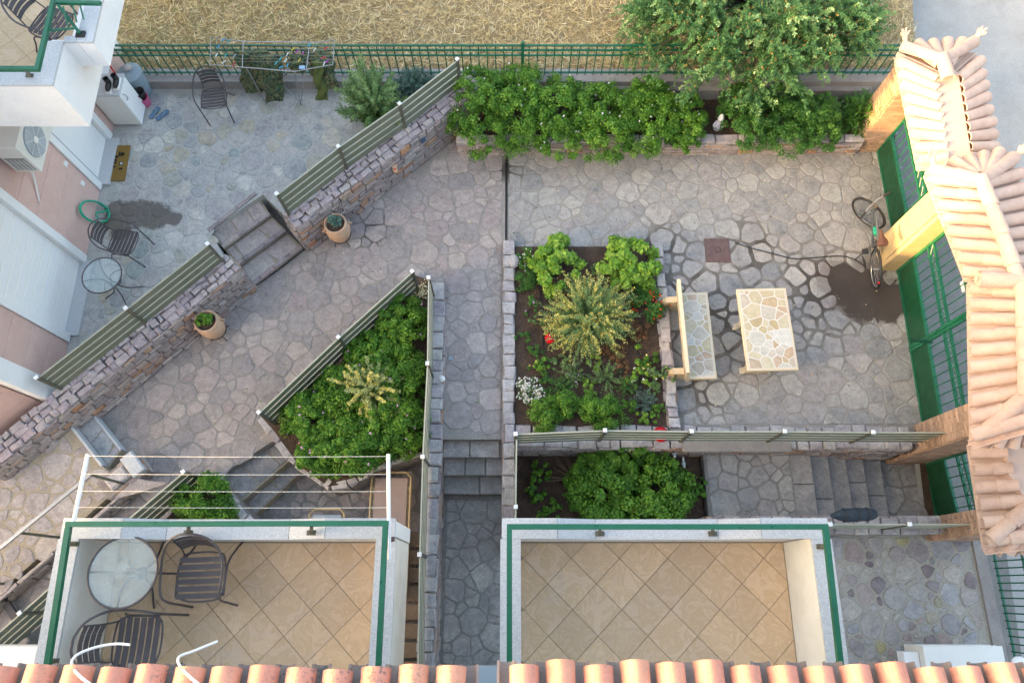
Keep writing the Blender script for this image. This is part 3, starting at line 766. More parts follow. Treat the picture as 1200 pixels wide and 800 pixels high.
# stairs down to the side gate
st5 = empty('gate_stairs', (4.6, 1.6, STB), 'flight of dark stone stairs going down to the small side gate', 'stairs')
r = random.Random(77)
for i in range(5):
    z = LAND - .13 * i - .005; xe = [P(929 + 20.3 * k, 565, LAND - .13 * k).x for k in range(6)]; x0 = xe[i]; tw = xe[i + 1] - x0
    MB().box(x0, x0 + tw, .98, 2.16, STB - .1, z - .045).build('riser', G['mortar_path'], st5)
    y = 1.0
    for l in ((.62, .53), (.4, .75), (1.15,), (.7, .45), (.5, .65))[i]:
        c = Vector((x0 + tw / 2, y + l / 2, z - .02))
        MB().frame(c, (1, 0, 0), (0, 1, 0), (0, 0, 1), tw / 2 + .01, l / 2 - .006, .024, .008).build('tread_stone', G['path_stone'], st5, org=c)
        y += l
crazy_paving(gate_floor, [(6.02, .98), (7.1, .98), (7.1, 2.12), (6.02, 2.12)], STB, .5, G['path_stone'], .03, 31, [(6.02, .98), (7.1, .98), (7.1, 2.12), (6.02, 2.12)])

# ------------------------------------------------------------------ stone walls
def stone_wall(name, a, b, z0, z1, th, label, seed, faces=(1,), lmax=.4, ends=(), m=None, cap=True, hmin=.06, hmax=.15, caplen=(.2, .36), rows=1, cm=None, zf=None):
    a = Vector((a[0], a[1], 0)); b = Vector((b[0], b[1], 0)); u = (b - a).normalized(); n = Vector((u.y, -u.x, 0))
    root = empty(name, (a.x, a.y, z0), label, 'stone wall')
    poly = [a + n * th / 2, b + n * th / 2, b - n * th / 2, a - n * th / 2]
    MB().prism([xy(p) for p in poly], z0 - .3, z1 - .03).build('mortar_core', G['mortar_wall'], root)
    for s in faces:
        wall_stones(root, a + n * s * th / 2, b + n * s * th / 2, zf if zf is not None else z0, z1 - .03, m or G['wall_stone'], n * s, seed=seed, lmax=lmax, hmin=hmin, hmax=hmax)
    for e in ends:
        p = b if e else a; dd = u if e else -u
        wall_stones(root, p + n * th / 2, p - n * th / 2, z0, z1 - .03, m or G['wall_stone'], dd, seed=seed + 5, hmin=hmin, hmax=hmax)
    if cap: cap_row(root, a, b, z1, th + .03, cm or G['cap_stone'], caplen[0], caplen[1], seed=seed, rows=rows)
    return root
sA = D1a + dn * .1 - du * .3; sB = D1b + dn * .1 + du * .08
side_n = 1 if Vector((du.y, -du.x, 0)).dot(dn) > 0 else -1
wl1 = stone_wall('retaining_wall', sA, sB, 0, .85, .34, 'long mauve rubble stone retaining wall under the upper olive slat fence', 101, faces=(side_n,), lmax=.34, ends=(1,), hmin=.06, rows=3, caplen=(.07, .27), cm=G['wall_cap'])
sC = D2a + dn * .1 - du * .12; sD = D2b + dn * .1
wl2 = stone_wall('retaining_wall', sC, sD, 0, .85, .34, 'mauve and orange rubble retaining wall running from the patio steps to the pink house corner', 102, faces=(side_n,), lmax=.34, ends=(0,), hmin=.06, rows=3, caplen=(.07, .27), cm=G['wall_cap'])
# low walls round the passage
wl3 = stone_wall('passage_wall', (-1.25, 4.95), (-1.25, -3), LOW - .1, .1, .22, 'low stone wall with one fence on it along the left side of the narrow passage', 103, faces=(-1,), zf=LOW, lmax=.4, ends=(0,), caplen=(.16, .34))
wl4 = stone_wall('bed_edge_wall', (-.04, 5.75), (-.04, .55), LOW - .1, .1, .17, 'narrow stone edging between the passage and the two planted beds', 104, faces=(1,), zf=LOW, lmax=.36, caplen=(.14, .3))
ra, rb = P(770, 285, .13), P(790, 502, .13)
wl5 = stone_wall('bed_edge_wall', ra, rb, 0, .13, .15, 'pale low stone edging of the flower bed beside the bench', 105, faces=(1, -1), lmax=.3, caplen=(.16, .3))
wl6 = stone_wall('dividing_wall', (.06, 2.3), (6.35, 2.28), STB, .06, .34, 'stone wall with pale coping stones under the long slat fence south of the courtyard', 106, faces=(1,), zf=-1.1, lmax=.4, caplen=(.16, .3), hmin=.08)
wl7 = stone_wall('dividing_wall', (3.0, .93), (6.9, .93), STB, .0, .24, 'short dark stone wall along the lower side of the gate stairs', 107, faces=(-1,), lmax=.4, caplen=(.2, .34))
pk = stone_wall('planter_wall', (-1.0, 7.63), (6.3, 7.63), 0, .36, .14, 'low mauve stone wall holding the long green hedge planter', 108, faces=(1,), lmax=.42, hmin=.05, hmax=.12, caplen=(.2, .45))
# pale slab at the head of the landing
MB().frame(P(862, 520, .05) + Vector((.0, 0, .035)), (1, 0, 0), (0, 1, 0), (0, 0, 1), .86, .13, .035, .01).build('slab_bench', G['concrete'], label='pale flat concrete slab lying on the dividing wall above the landing', cat='slab')
# kerb of the small bed and wedge bed kerb
for (pp, zz, nm, lb, sd_) in (([(250, 557), (296, 616)], .04, 'bed_kerb', 'pale stone kerb between the round bush and the garden steps', 201), ([(306, 489), (340, 534), (366, 556), (388, 570), (408, 566), (440, 545), (496, 529)], .06, 'bed_kerb', 'low bent stone kerb round the lower side of the wedge shaped bed', 202)):
    root = empty(nm, P(*pp[0], zz - .1), lb, 'kerb')
    for k in range(len(pp) - 1):
        a, b = P(*pp[k], zz), P(*pp[k + 1], zz); u = (b - a).normalized(); n = Vector((u.y, -u.x, 0)) * .06
        MB().prism([xy(a + n), xy(b + n), xy(b - n), xy(a - n)], LOW - .1, zz - .03).build('mortar_core', G['mortar_wall'], root)
        cap_row(root, a, b, zz, .16, G['cap_stone'], .15, .35, seed=sd_ + k)
# end block of the side terrace and its face
root = empty('wall_end_block', P(150, 560, 0), 'stone block with a pale rounded cap at the end of the side terrace wall', 'stone block')
a, b = P(160, 541, .42), P(118, 575, .42); u = (b - a).normalized(); n = Vector((-u.y, u.x, 0))
MB().prism([xy(a + n * .17), xy(b + n * .17), xy(b - n * .17), xy(a - n * .17)], -.1, .37).build('mortar_core', G['mortar_wall'], root)
for s in (1, -1): wall_stones(root, a + n * .17 * s, b + n * .17 * s, 0, .37, G['wall_stone'], n * s, seed=8)
wall_stones(root, a + n * .17, a - n * .17, 0, .37, G['wall_stone'], -u, seed=9)
MB().frame(a + u * .06, u, n, (0, 0, 1), .1, .19, .05, .015).build('cap_slab', G['granite'], root)
MB().frame(a.lerp(b, .55) + Vector((0, 0, -.02)), u, n, (0, 0, 1), .17, .12, .04, .03).build('cap_stone', G['cap_stone'], root)
a, b = P(152, 572, LP), P(-60, 752, LP)
wall_stones(side, b, a, 0, LP, G['warm_stone'], n, lmin=.25, lmax=.6, seed=12, name='wall_stone')

# concrete wall and iron fence at the back
MB().box(-7.4, 6.95, 8.6, 8.88, -2, .7).build('back_wall', G['concrete'], label='long grey concrete wall carrying the green iron fence at the field', cat='wall')
MB().box(-1.0, 6.5, 8.5, 8.598, -2, .58).build('planter_back_wall', G['concrete'], label='pale low wall behind the hedge planter', cat='wall')
def iron_fence(name, a, b, z0, h, label, posts=(), sp=.145, lean=0):
    root = empty(name, a, label, 'fence'); a = Vector(a); b = Vector(b); u = (b - a).normalized(); L_ = (b - a).length; Z = Vector((0, 0, 1))
    for zz, nm in ((.06, 'bottom_rail'), (h - .24, 'middle_rail'), (h - .11, 'upper_rail'), (h - .0, 'top_rail')):
        MB().beam(a + Z * zz, b + Z * zz, .03, .022).build(nm, G['green'], root)
    n = int(L_ / sp)
    me = None
    for i in range(1, n):
        p = a + u * sp * i
        if any(abs(sp * i - q) < .05 for q in posts): continue
        if me is None:
            o = MB().tube([p + Z * .0, p + Z * (h + .0)], .0105, 6).build('picket', G['green'], root, org=p); me = o
        else:
            o = me.copy(); col.objects.link(o); o.location = p - wloc(root)
    mb = MB()
    for i in range(n):
        p = a + u * sp * i
        mb.tube([p + Z * (h - .21), p + u * sp / 2 + Z * (h - .11), p + u * sp + Z * (h - .21)], .005, 4)
    mb.build('zigzag_lattice', G['green'], root, kind='stuff')
    for q in posts:
        p = a + u * q
        MB().beam(p - Z * .02, p + Z * (h + .04), .05, .05, up=u).build('post', G['green'], root)
        MB().ball(p + Z * (h + .07), .035).build('ball_finial', G['green'], root, smooth=True)
    return root
pf = P(612, 88, .7).x + 7.1
iron_fence('iron_fence', (-7.1, 8.75, .7), (6.9, 8.75, .7), .7, .74, 'long green iron fence with zigzag rail in front of the dry grass field', posts=(.1, pf, 13.9))
# drain slot between terrace and courtyard
MB().box(-.105, -.085, 5.8, 7.6, -.04, .012).build('drain_slot', G['black'], label='narrow black drain slot between terrace and courtyard', cat='drain')

# slat fences
GF = 'olive slat fences with white capped posts'
def mids(a, b, ts): return [a.lerp(b, t) for t in ts]
slat_fence([P(539, 101, .85), P(475, 151, .85), P(407, 199, .85), P(339, 252, .85)], .66, 'olive slat fence on the stone wall beside the patio shrubs, running to the iron fence', GF)
slat_fence([P(262, 307, .85), P(172, 379, .85), P(74, 456, .85)], .63, 'olive slat fence on the stone wall from patio steps down to the pink house', GF)
slat_fence([P(490, 340, .12), P(409, 413, .12), P(322, 496, .12)], .75, 'olive slat fence along the diagonal side of the wedge shaped bed', GF)
slat_fence([P(508, 347, .12), P(507, 442, .12), P(502, 545, .12), P(499, 652, .12), P(497, 800, .12)], .75, 'olive slat fence along the left edge of the narrow passage, seen nearly edge on', GF)
slat_fence([P(604, 520, .1), P(702, 516, .1), P(797, 517, .1), P(899, 517, .1), P(996, 518, .1), P(1095, 518, .1)], .76, 'long olive slat fence between the courtyard and the lower bed and stairs', GF)
slat_fence([P(605, 524, .1), P(604, 600, .1), P(603, 660, .1)], .76, 'thin edge on slat fence between the passage and the lower leafy bed', GF, first=False)
slat_fence([P(948, 619, .0), P(1035, 619, .0), P(1120, 619, .0)], .76, 'short slat fence beside the gate stairs with a dark rolled cover tied on it', GF)
slat_fence([P(241, 562, .05), P(150, 640, .05), P(65, 716, .05), P(-60, 827, .05)], .8, 'sunlit striped slat fence running under the left balcony by the round bush', GF)

# ------------------------------------------------------------------ gate pillars, gates
def brick_pillar(x0, x1, y0, y1, z0, z1, label, faces='WS', bricks=True, m=None, grp=None):
    root = empty('gate_pillar', ((x0 + x1) / 2, (y0 + y1) / 2, z0), label, 'pillar', grp)
    MB().box(x0 + .004, x1 - .004, y0 + .004, y1 - .004, z0 - .5, z1).build('core', m or G['mortar_wall'], root)
    if bricks:
        r = random.Random(int(x0 * 100)); k = 0; z = z0; h = .068; mw = ms = None
        while z < z1 - .03:
            for f in faces:
                L_ = (y1 - y0) if f == 'W' else (x1 - x0); nb = max(2, round(L_ / .23)); l = L_ / nb
                offs = 0 if k % 2 else -l / 2
                t = offs
                while t < L_ - .02:
                    a, b = max(0, t), min(L_, t + l)
                    if b - a > .03:
                        c = Vector((x0 - .004, y0 + (a + b) / 2, z + h / 2)) if f == 'W' else Vector((x0 + (a + b) / 2, y0 - .004, z + h / 2))
                        c += Vector((r.uniform(-.004, .004) if f == 'W' else 0, r.uniform(-.004, .004) if f != 'W' else 0, 0))
                        n, u = (Vector((-1, 0, 0)), Vector((0, 1, 0))) if f == 'W' else (Vector((0, -1, 0)), Vector((1, 0, 0)))
                        MB().frame(c, u, (0, 0, 1), n, (b - a) / 2 - .005, h / 2 - .005, .012, .003).build('brick', G['brickc'], root, org=c)
                    t += l
            z += h; k += 1
    return root
brick_pillar(6.27, 6.72, 7.62, 8.1, 0, 2.0, 'orange brick gate pillar at the end of the hedge planter', 'WS')
p2 = brick_pillar(6.36, 6.78, 5.22, 5.74, 0, 2.1, 'smooth ochre plastered gate pillar glowing in the sun behind the bicycle', bricks=False, m=G['plaster_y'])
MB().box(6.33, 6.81, 5.19, 5.77, 1.98, 2.12).build('cap_slab', G['concrete'], p2)
MB().tube([(6.352, 5.3, .3), (6.352, 5.31, 1.9)], .006, 5).build('conduit', G['slat_post'], p2)
p3 = brick_pillar(6.48, 7.12, 2.06, 2.5, -1.1, 2.0, 'brick pillar between the large gate and the small side gate', 'WS')
MB().box(6.33, 6.75, 2.03, 2.53, 2.0, 2.12).build('cap_slab', G['concrete'], p3)
p4 = brick_pillar(6.62, 7.3, .74, 1.08, -1.1, 1.1, 'brick pillar below the small side gate at the lower end of the tiled gate roof', 'WS')

def gate(a, b, z0, h, panel, label, seam=None, m=None):
    """steel gate from a to b (xy): solid lower panel, bars, lattice band"""
    root = empty('iron_gate', (a[0], a[1], z0), label, 'gate', None)
    A = Vector((a[0], a[1], z0)); B = Vector((b[0], b[1], z0)); u = (B - A).normalized(); L_ = (B - A).length; Z = Vector((0, 0, 1)); n = Vector((u.y, -u.x, 0))
    g = G['dgreen']
    MB().frame(A + u * L_ / 2 + Z * (panel / 2 + .03), u, n, Z, L_ / 2, .012, panel / 2 - .03).build('lower_panel', g, root)
    for zz, ht, nm in ((.03, .05, 'bottom_rail'), (panel + .02, .05, 'panel_rail'), (.98, .03, 'middle_rail'), (1.14, .03, 'middle_rail'), (h - .22, .03, 'upper_rail'), (h - .03, .06, 'top_rail')):
        if zz > h: continue
        MB().beam(A + Z * zz, B + Z * zz, .04, ht).build(nm, G['green'], root)
    for t in [0, L_] + ([seam - .03, seam + .03] if seam else []):
        p = A + u * t; MB().beam(p, p + Z * h, .05, .05, up=u).build('stile', G['green'], root)
    k = int(L_ / .155); o = None
    for i in range(1, k):
        p = A + u * (L_ * i / k)
        if o is None: o = MB().tube([p + Z * panel, p + Z * h], .009, 6).build('bar', G['green'], root, org=p)
        else: q = o.copy(); col.objects.link(q); q.location = p - wloc(root)
    mb = MB()
    for i in range(k):
        p = A + u * (L_ * i / k); q = A + u * (L_ * (i + 1) / k)
        for s in (0, 1):
            mb.tube([p.lerp(q, 0) + Z * (.99 if s else 1.13), q + Z * (1.13 if s else .99)], .006, 4)
    if h > 1.2: mb.build('zigzag_lattice', G['green'], root, kind='stuff')
    return root
gate((6.72, 7.6), (6.72, 5.76), 0, 1.92, .5, 'single green steel gate leaf between the brick pillar and the ochre pillar')
gate((6.68, 5.2), (6.62, 2.52), 0, 1.92, .52, 'wide double green steel gate between the ochre pillar and the long slat fence', seam=1.42)
gate((7.14, 2.04), (7.2, 1.08), STB, 1.9, .6, 'small dark green side gate at the foot of the stairs')
MB().frame(P(1134, 334, 1.5), (1, 0, 0), (0, 1, 0), (0, 0, 1), .05, .08, .09, .01).build('lock_box', G['white_metal'], label='small white lock box on the top of the double gate', cat='lock box')
MB().beam((6.66, 3.7, .62), (6.3, 3.74, .62), .04, .03).build('gate_bolt', G['dgreen'], label='green sliding bolt sticking out of the double gate', cat='bolt')
MB().box(6.86, 7.0, 2.52, 8.6, -1.6, -.1).build('street_kerb', G['concrete'], kind='structure')
for y0 in range(6):
    pass
zs_ = lambda y: -1.25 + .11 * y
G['dark_asphalt'] = mat('darker asphalt', (.2, .19, .175), (.27, .26, .24), .9, 4, bump=.5, bscale=90, grain=.25)  # darker tone for the road strip along the verge
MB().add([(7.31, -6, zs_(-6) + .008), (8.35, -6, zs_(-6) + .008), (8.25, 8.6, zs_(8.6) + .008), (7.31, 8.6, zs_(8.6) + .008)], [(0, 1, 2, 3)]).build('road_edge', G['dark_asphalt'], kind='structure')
MB().add([(7.02, .9, zs_(.9) + .02), (7.32, .9, zs_(.9) + .02), (7.3, 9, zs_(9) + .02), (7.02, 9, zs_(9) + .02)], [(0, 1, 2, 3)]).build('verge_soil', G['soil'], kind='structure')
MB().box(7.32, 7.5, -6, .95, -3.3, LAND + .02).build('edge_wall', G['concrete'], label='rough concrete edge of the corner paving above the street', cat='wall')
iron_fence('iron_fence', (7.62, .75, -.5), (7.62, -2.2, -.5), 0, .95, 'short piece of green iron fence at the lower right corner behind the air conditioner', sp=.11)

# ------------------------------------------------------------------ tiled roofs over the gates
def under(root, pts, m):   # solid bed below tiles, pts in 3D (convex fan)
    n = len(pts); vs_ = [tuple(p - Vector((0, 0, .035))) for p in pts] + [tuple(p - Vector((0, 0, .1))) for p in pts]
    f = [tuple(range(n)), tuple(range(2 * n - 1, n - 1, -1))] + [(i, i + n, (i + 1) % n + n, (i + 1) % n) for i in range(n)]
    MB().add(vs_, f).build('tile_bed', m, root)
def palmette(root, p, d):
    d = Vector(d).normalized(); s = d.cross(Vector((0, 0, 1))).normalized(); mb = MB()
    mb.tube([p - d * .05, p + d * .04, p + d * .1], [.05, .038, .045], 8)
    for k, a in enumerate((-50, -20, 12, 45)):
        q = d * math.cos(R(a)) + s * math.sin(R(a)); l = (.09, .12, .13, .1)[k]
        mb.tube([p + d * .08, p + d * .09 + q * l * .6 + Vector((0, 0, .01)), p + d * .09 + q * l + Vector((0, 0, .03))], [.024, .026, .012], 6)
    mb.build('palmette', G['pale_tile'], root, smooth=True)
pt = G['pale_tile']
def end_ball(root, p): MB().lathe([(.0, -.01), (.07, -.01), (.085, .02), (.05, .035), (.03, .03), (.028, .05), (0, .055)], p[0], 12, axis=p[1]).build('end_rosette', pt, root, smooth=True)
r1 = empty('gate_roof', P(1108, 130, 2.1), 'pale peach tiled roof over the single gate at the top, flat mortar strip along its ridge', 'tiled roof', 'pale tiled roofs over the gates')
L1 = [P(1051, 66, 2.0), P(1078, 196, 2.0), P(1098, 88, 2.24), P(1113, 190, 2.24)]
tile_slope(r1, L1[0], L1[1], L1[2], L1[3], 9, 1, pt, 1, pans=True)
R1 = [P(1146, 66, 2.0), P(1170, 196, 2.0), P(1122, 88, 2.24), P(1138, 190, 2.24)]
tile_slope(r1, R1[0], R1[1], R1[2], R1[3], 9, 1, pt, 2)
N1 = [P(1066, 52, 2.0), P(1136, 50, 2.0), P(1101, 76, 2.25), P(1112, 76, 2.25)]
tile_slope(r1, N1[0], N1[1], N1[2], N1[3], 4, 1, pt, 4)
under(r1, [L1[0], L1[2], L1[3], L1[1]], G['pale_flat']); under(r1, [R1[0], R1[2], R1[3], R1[1]], G['pale_flat']); under(r1, [P(1053, 60, 2.0), P(1145, 60, 2.0), P(1122, 88, 2.24), P(1098, 88, 2.24)], G['pale_flat'])
a = [P(1097, 84, 2.27), P(1123, 84, 2.27), P(1140, 192, 2.27), P(1111, 192, 2.27)]
MB().prism([xy(p) for p in a], 2.1, 2.265).build('ridge_mortar', G['pale_flat'], r1)
ridge_run(r1, P(1104, 70, 2.3), P(1060, 56, 2.05), 1, .095, pt); ridge_run(r1, P(1106, 70, 2.3), P(1140, 50, 2.05), 1, .095, pt)
ridge_run(r1, P(1104, 66, 2.31), P(1111, 92, 2.33), 1, .105, pt)
palmette(r1, P(1061, 50, 2.1), (-.1, .8, .3)); palmette(r1, P(1142, 46, 2.1), (.6, .6, .3))

r2 = empty('gate_roof', P(1165, 330, 2.3), 'highest and longest pale peach tiled roof with forked ridge, over the double gate', 'tiled roof', 'pale tiled roofs over the gates')
A2 = [P(1086, 203, 2.35), P(1134, 326, 2.35), P(1148, 208, 2.68), P(1192, 330, 2.68)]
tile_slope(r2, A2[0], A2[1], A2[2], A2[3], 8, 2, pt, 5)
B2 = [P(1192, 196, 2.35), P(1244, 330, 2.35), P(1152, 208, 2.68), P(1196, 330, 2.68)]
tile_slope(r2, B2[0], B2[1], B2[2], B2[3], 8, 1, pt, 6)
N2 = [P(1108, 192, 2.35), P(1180, 178, 2.35), P(1144, 207, 2.68), P(1156, 205, 2.68)]
tile_slope(r2, N2[0], N2[1], N2[2], N2[3], 4, 1, pt, 7)
C2 = [P(1137, 330, 2.35), P(1141, 520, 2.35), P(1194, 334, 2.7), P(1202, 462, 2.7)]
tile_slope(r2, C2[0], C2[1], C2[2], P(1206, 500, 2.7), 10, 2, pt, 8)
S2 = [P(1158, 522, 2.35), P(1250, 522, 2.35), P(1196, 470, 2.7), P(1220, 470, 2.7)]
tile_slope(r2, S2[0], S2[1], S2[2], S2[3], 5, 1, pt, 9)
D2_ = [P(1262, 330, 2.35), P(1262, 520, 2.35), P(1204, 334, 2.7), P(1210, 500, 2.7)]
for T in (A2, B2, C2, D2_): under(r2, [T[0], T[2], T[3], T[1]], G['pale_flat'])
under(r2, [P(1088, 200, 2.35), P(1190, 192, 2.35), P(1152, 209, 2.68), P(1148, 209, 2.68)], G['pale_flat']); under(r2, [P(1142, 518, 2.35), P(1262, 518, 2.35), P(1215, 466, 2.7), P(1196, 466, 2.7)], G['pale_flat'])
ridge_run(r2, P(1150, 211, 2.74), P(1094, 199, 2.42), 2, .095, pt); ridge_run(r2, P(1150, 211, 2.74), P(1186, 186, 2.42), 1, .095, pt)
ridge_run(r2, P(1149, 207, 2.74), P(1200, 345, 2.76), 4, .1, pt)
ridge_run(r2, P(1204, 330, 2.78), P(1150, 327, 2.66), 1, .11, pt); end_ball(r2, (P(1148, 327, 2.66), (-1, 0, .1)))
ridge_run(r2, P(1198, 345, 2.76), P(1202, 462, 2.76), 3, .09, pt)
ridge_run(r2, P(1208, 458, 2.78), P(1160, 502, 2.45), 2, .1, pt); end_ball(r2, (P(1156, 506, 2.44), (-.7, -.7, .1)))
palmette(r2, P(1094, 192, 2.45), (-.2, .8, .3)); palmette(r2, P(1189, 184, 2.45), (.6, .5, .3))

r3 = empty('gate_roof', P(1175, 590, 1.4), 'pale peach tiled roof with a hip tile at its lower corner, over the small side gate', 'tiled roof', 'pale tiled roofs over the gates')
A3 = [P(1137, 520, 1.35), P(1156, 644, 1.35), P(1178, 520, 1.6), P(1215, 600, 1.6)]
tile_slope(r3, A3[0], A3[1], A3[2], P(1216, 636, 1.6), 6, 2, pt, 10)
MB().prism([xy(p) for p in (P(1176, 516, 1.6), P(1210, 516, 1.6), P(1220, 590, 1.6), P(1204, 590, 1.6), P(1182, 556, 1.6))], 1.45, 1.615).build('ridge_mortar', G['pale_flat'], r3)
S3_ = [P(1170, 648, 1.35), P(1260, 648, 1.35), P(1206, 604, 1.6), P(1232, 604, 1.6)]
tile_slope(r3, S3_[0], S3_[1], S3_[2], S3_[3], 5, 1, pt, 11)
under(r3, [A3[0], A3[2], A3[3], A3[1]], G['pale_flat']); under(r3, [P(1157, 646, 1.35), P(1270, 646, 1.35), P(1240, 590, 1.6), P(1212, 590, 1.6)], G['pale_flat'])
ridge_run(r3, P(1212, 588, 1.68), P(1163, 630, 1.44), 2, .1, pt); end_ball(r3, (P(1160, 633, 1.43), (-.7, -.7, .1)))

# ------------------------------------------------------------------ houses
def floor_tiles(parent, x0, x1, y0, y1, z, s=.33, seed=1, cx=0, cy=0):
    pl = convex_planes([(x0, y0), (x1, y0), (x1, y1), (x0, y1)]); d = s / math.sqrt(2) ; g = .0035; N = int((x1 - x0 + y1 - y0) / d) + 3
    for i in range(-N, N):
        for j in range(-N, N):
            x = cx + (i + j) * d; y = cy + (i - j) * d
            c = [(x - d + g, y), (x, y - d + g), (x + d - g, y), (x, y + d - g)]
            for (nx, ny, q) in pl:
                if len(c) >= 3: c = clip(c, nx, ny, q)
            if len(c) < 3 or abs(area(c)) < .002: continue
            MB().prism(c, z - .01, z + .004 + random.random() * .0006).build('floor_tile', G['floor_tile'], parent, org=(x, y, z))
FZ, CZ, RZ = 4.15, 4.9, 5.07
def railing(root, path, feet, r_=.024):
    rl = MB()
    for i, (a, b) in enumerate(zip(path[:-1], path[1:])):      # the legs butt against the front rail
        a, b = Vector(a), Vector(b); e = (b - a).normalized() * .0225; front = abs(b.x - a.x) > abs(b.y - a.y)
        sa, sb = (1 if front else -1.02), (1 if front else -1.02)
        if i == 0 and not front: sa = 0
        if i == len(path) - 2 and not front: sb = 0
        rl.beam(a - e * sa, b + e * sb, .045, .045)
    rl = rl.build('handrail', G['green'], root)
    for f, t in feet:
        f, t = Vector(f), Vector(t)
        MB().beam(f, t, .03, .03, up=(0, 1, .01)).build('bracket', G['slat_post'], rl)
        MB().box(f.x - .04, f.x + .04, f.y - .022, f.y + .022, f.z, f.z + .012).build('foot_plate', G['slat_post'], rl)
def balcony(root, x0, x1, lowa, lowb, seed, yb=-1.25, yf=.585):
    W = .155
    fl = MB().box(x0 + .02, x1 - .02, yb, yf - .02, FZ - .2, FZ - .006).build('balcony_floor', G['tile_grout'], root)
    floor_tiles(fl, x0 + W, x1 - W, yb, yf - W - .004, FZ, cx=x0 + .2, cy=.05, seed=seed)
    m = G['white']
    def par(nm, xa, xb, ya, yb_, top): return MB().box(xa, xb, ya, yb_, FZ - .22, top).build(nm, G['dirty_white'], root)
    # front: high corners, lower middle
    fr = MB()
    prof = [(x0, CZ), (lowa - .35, CZ), (lowa, CZ - .11), (lowb, CZ - .11), (lowb + .35, CZ), (x1, CZ)]
    for (xa, za), (xb, zb) in zip(prof[:-1], prof[1:]):
        vs_ = []
        for y in (yf - W + .01, yf - .012):
            vs_ += [(xa, y, FZ - .22), (xb, y, FZ - .22), (xb, y, zb - .03), (xa, y, za - .03)]
        fr.add(vs_, [(0, 1, 2, 3), (7, 6, 5, 4), (0, 4, 5, 1), (3, 2, 6, 7), (0, 3, 7, 4), (1, 5, 6, 2)])
    p = fr.build('front_parapet', m, root)
    for (xa, za), (xb, zb) in zip(prof[:-1], prof[1:]):
        vs_ = []
        for y in (yf - W - .01, yf + .012):
            vs_ += [(xa + .002, y, za - .028), (xb - .002, y, zb - .028), (xb - .002, y, zb), (xa + .002, y, za)]
        MB().add(vs_, [(0, 1, 2, 3), (7, 6, 5, 4), (0, 4, 5, 1), (3, 2, 6, 7), (0, 3, 7, 4), (1, 5, 6, 2)]).build('coping_slab', G['granite'], p)
    for xa, xb in ((x0, x0 + W), (x1 - W, x1)):
        p = MB().box(xa + .01, xb - .01, yb, yf - W, FZ - .22, CZ - .03).build('side_parapet', G['dirty_white'], root)
        for y0, y1 in ((yb, -.35), (-.348, yf - W - .012)):
            MB().box(xa - .012, xb + .012, y0, y1, CZ - .028, CZ).build('coping_slab', G['granite'], p)

hA = empty('house', (-3, -4, LOW), 'left house at the bottom with orange barrel tiles and a furnished balcony', 'house')
hB = empty('house', (3, -4, LOW), 'right house at the bottom with orange barrel tiles and an empty tiled balcony', 'house')
MB().box(-8.1, -1.06, -9, -1.25, -3, 6.85).build('wall', G['white'], hA)  # wall and roof stretched left out of view to keep low sun off the south gate
MB().box(.0, 7.2, -9, -1.25, -3, 6.85).build('wall', G['white'], hB)
balcony(hA, -3.98, -1.03, -3.1, -2.0, 1); balcony(hB, -.09, 2.8, .75, 1.85, 2)
railing(hA, [P(54, 790, RZ), P(81, 614, RZ), P(452, 613, RZ), P(443, 790, RZ)], [(P(88, 637, CZ), P(81, 637, RZ)), (P(221, 624, CZ), P(221, 617, RZ)), (P(365, 624, CZ), P(365, 617, RZ)), (P(64, 774, CZ), P(57, 774, RZ))])
railing(hB, [P(597, 790, RZ), P(597, 617, RZ), P(967, 617, RZ), P(986, 790, RZ)], [(P(703, 625, CZ - .11), P(703, 618, RZ)), (P(835, 625, CZ - .11), P(835, 618, RZ)), (P(962, 640, CZ), P(969, 640, RZ)), (P(977, 780, CZ), P(984, 776, RZ))])
for h_, x0, x1, sd_ in ((hA, -8.2, -.245, 30), (hB, -.03, 7.4, 31)):
    rf = MB().add([(x0, -.52, 6.98), (x1, -.52, 6.98), (x1, -4.6, 8.2), (x0, -4.6, 8.2), (x0, -9.4, 6.9), (x1, -9.4, 6.9), (x0, -.52, 6.86), (x1, -.52, 6.86), (x1, -9.4, 6.8), (x0, -9.4, 6.8)],
                  [(0, 1, 2, 3), (3, 2, 5, 4), (6, 9, 8, 7), (0, 6, 7, 1), (4, 5, 8, 9), (0, 3, 4, 9, 6), (1, 7, 8, 5, 2)]).build('roof', G['roof_pan'], h_)
    n = round((x1 - x0) / .2085)
    yE = P(600, 781, 7.05).y
    tile_slope(rf, (x0, yE, 7.0), (x1, yE - .02, 7.0), (x0, -2.75, 7.7), (x1, -2.75, 7.7), n, 4, G['roof'], sd_, mpan=G['roof_pan'], rs=.41)
MB().frame(P(580, 795, 5.6), (1, 0, 0), (0, 1, 0), (0, 0, 1), .14, .09, .03).build('cable_tray', G['grey_plastic'], label='blue grey metal flashing in the gap between the two tiled roofs', cat='flashing')
# sunlit white ledge at the lower left
MB().box(-6.6, P(52, 765, 3.2).x, -1.5, P(40, 757, 3.2).y, 2.9, 3.2).build('window_hood', G['white'], hA)

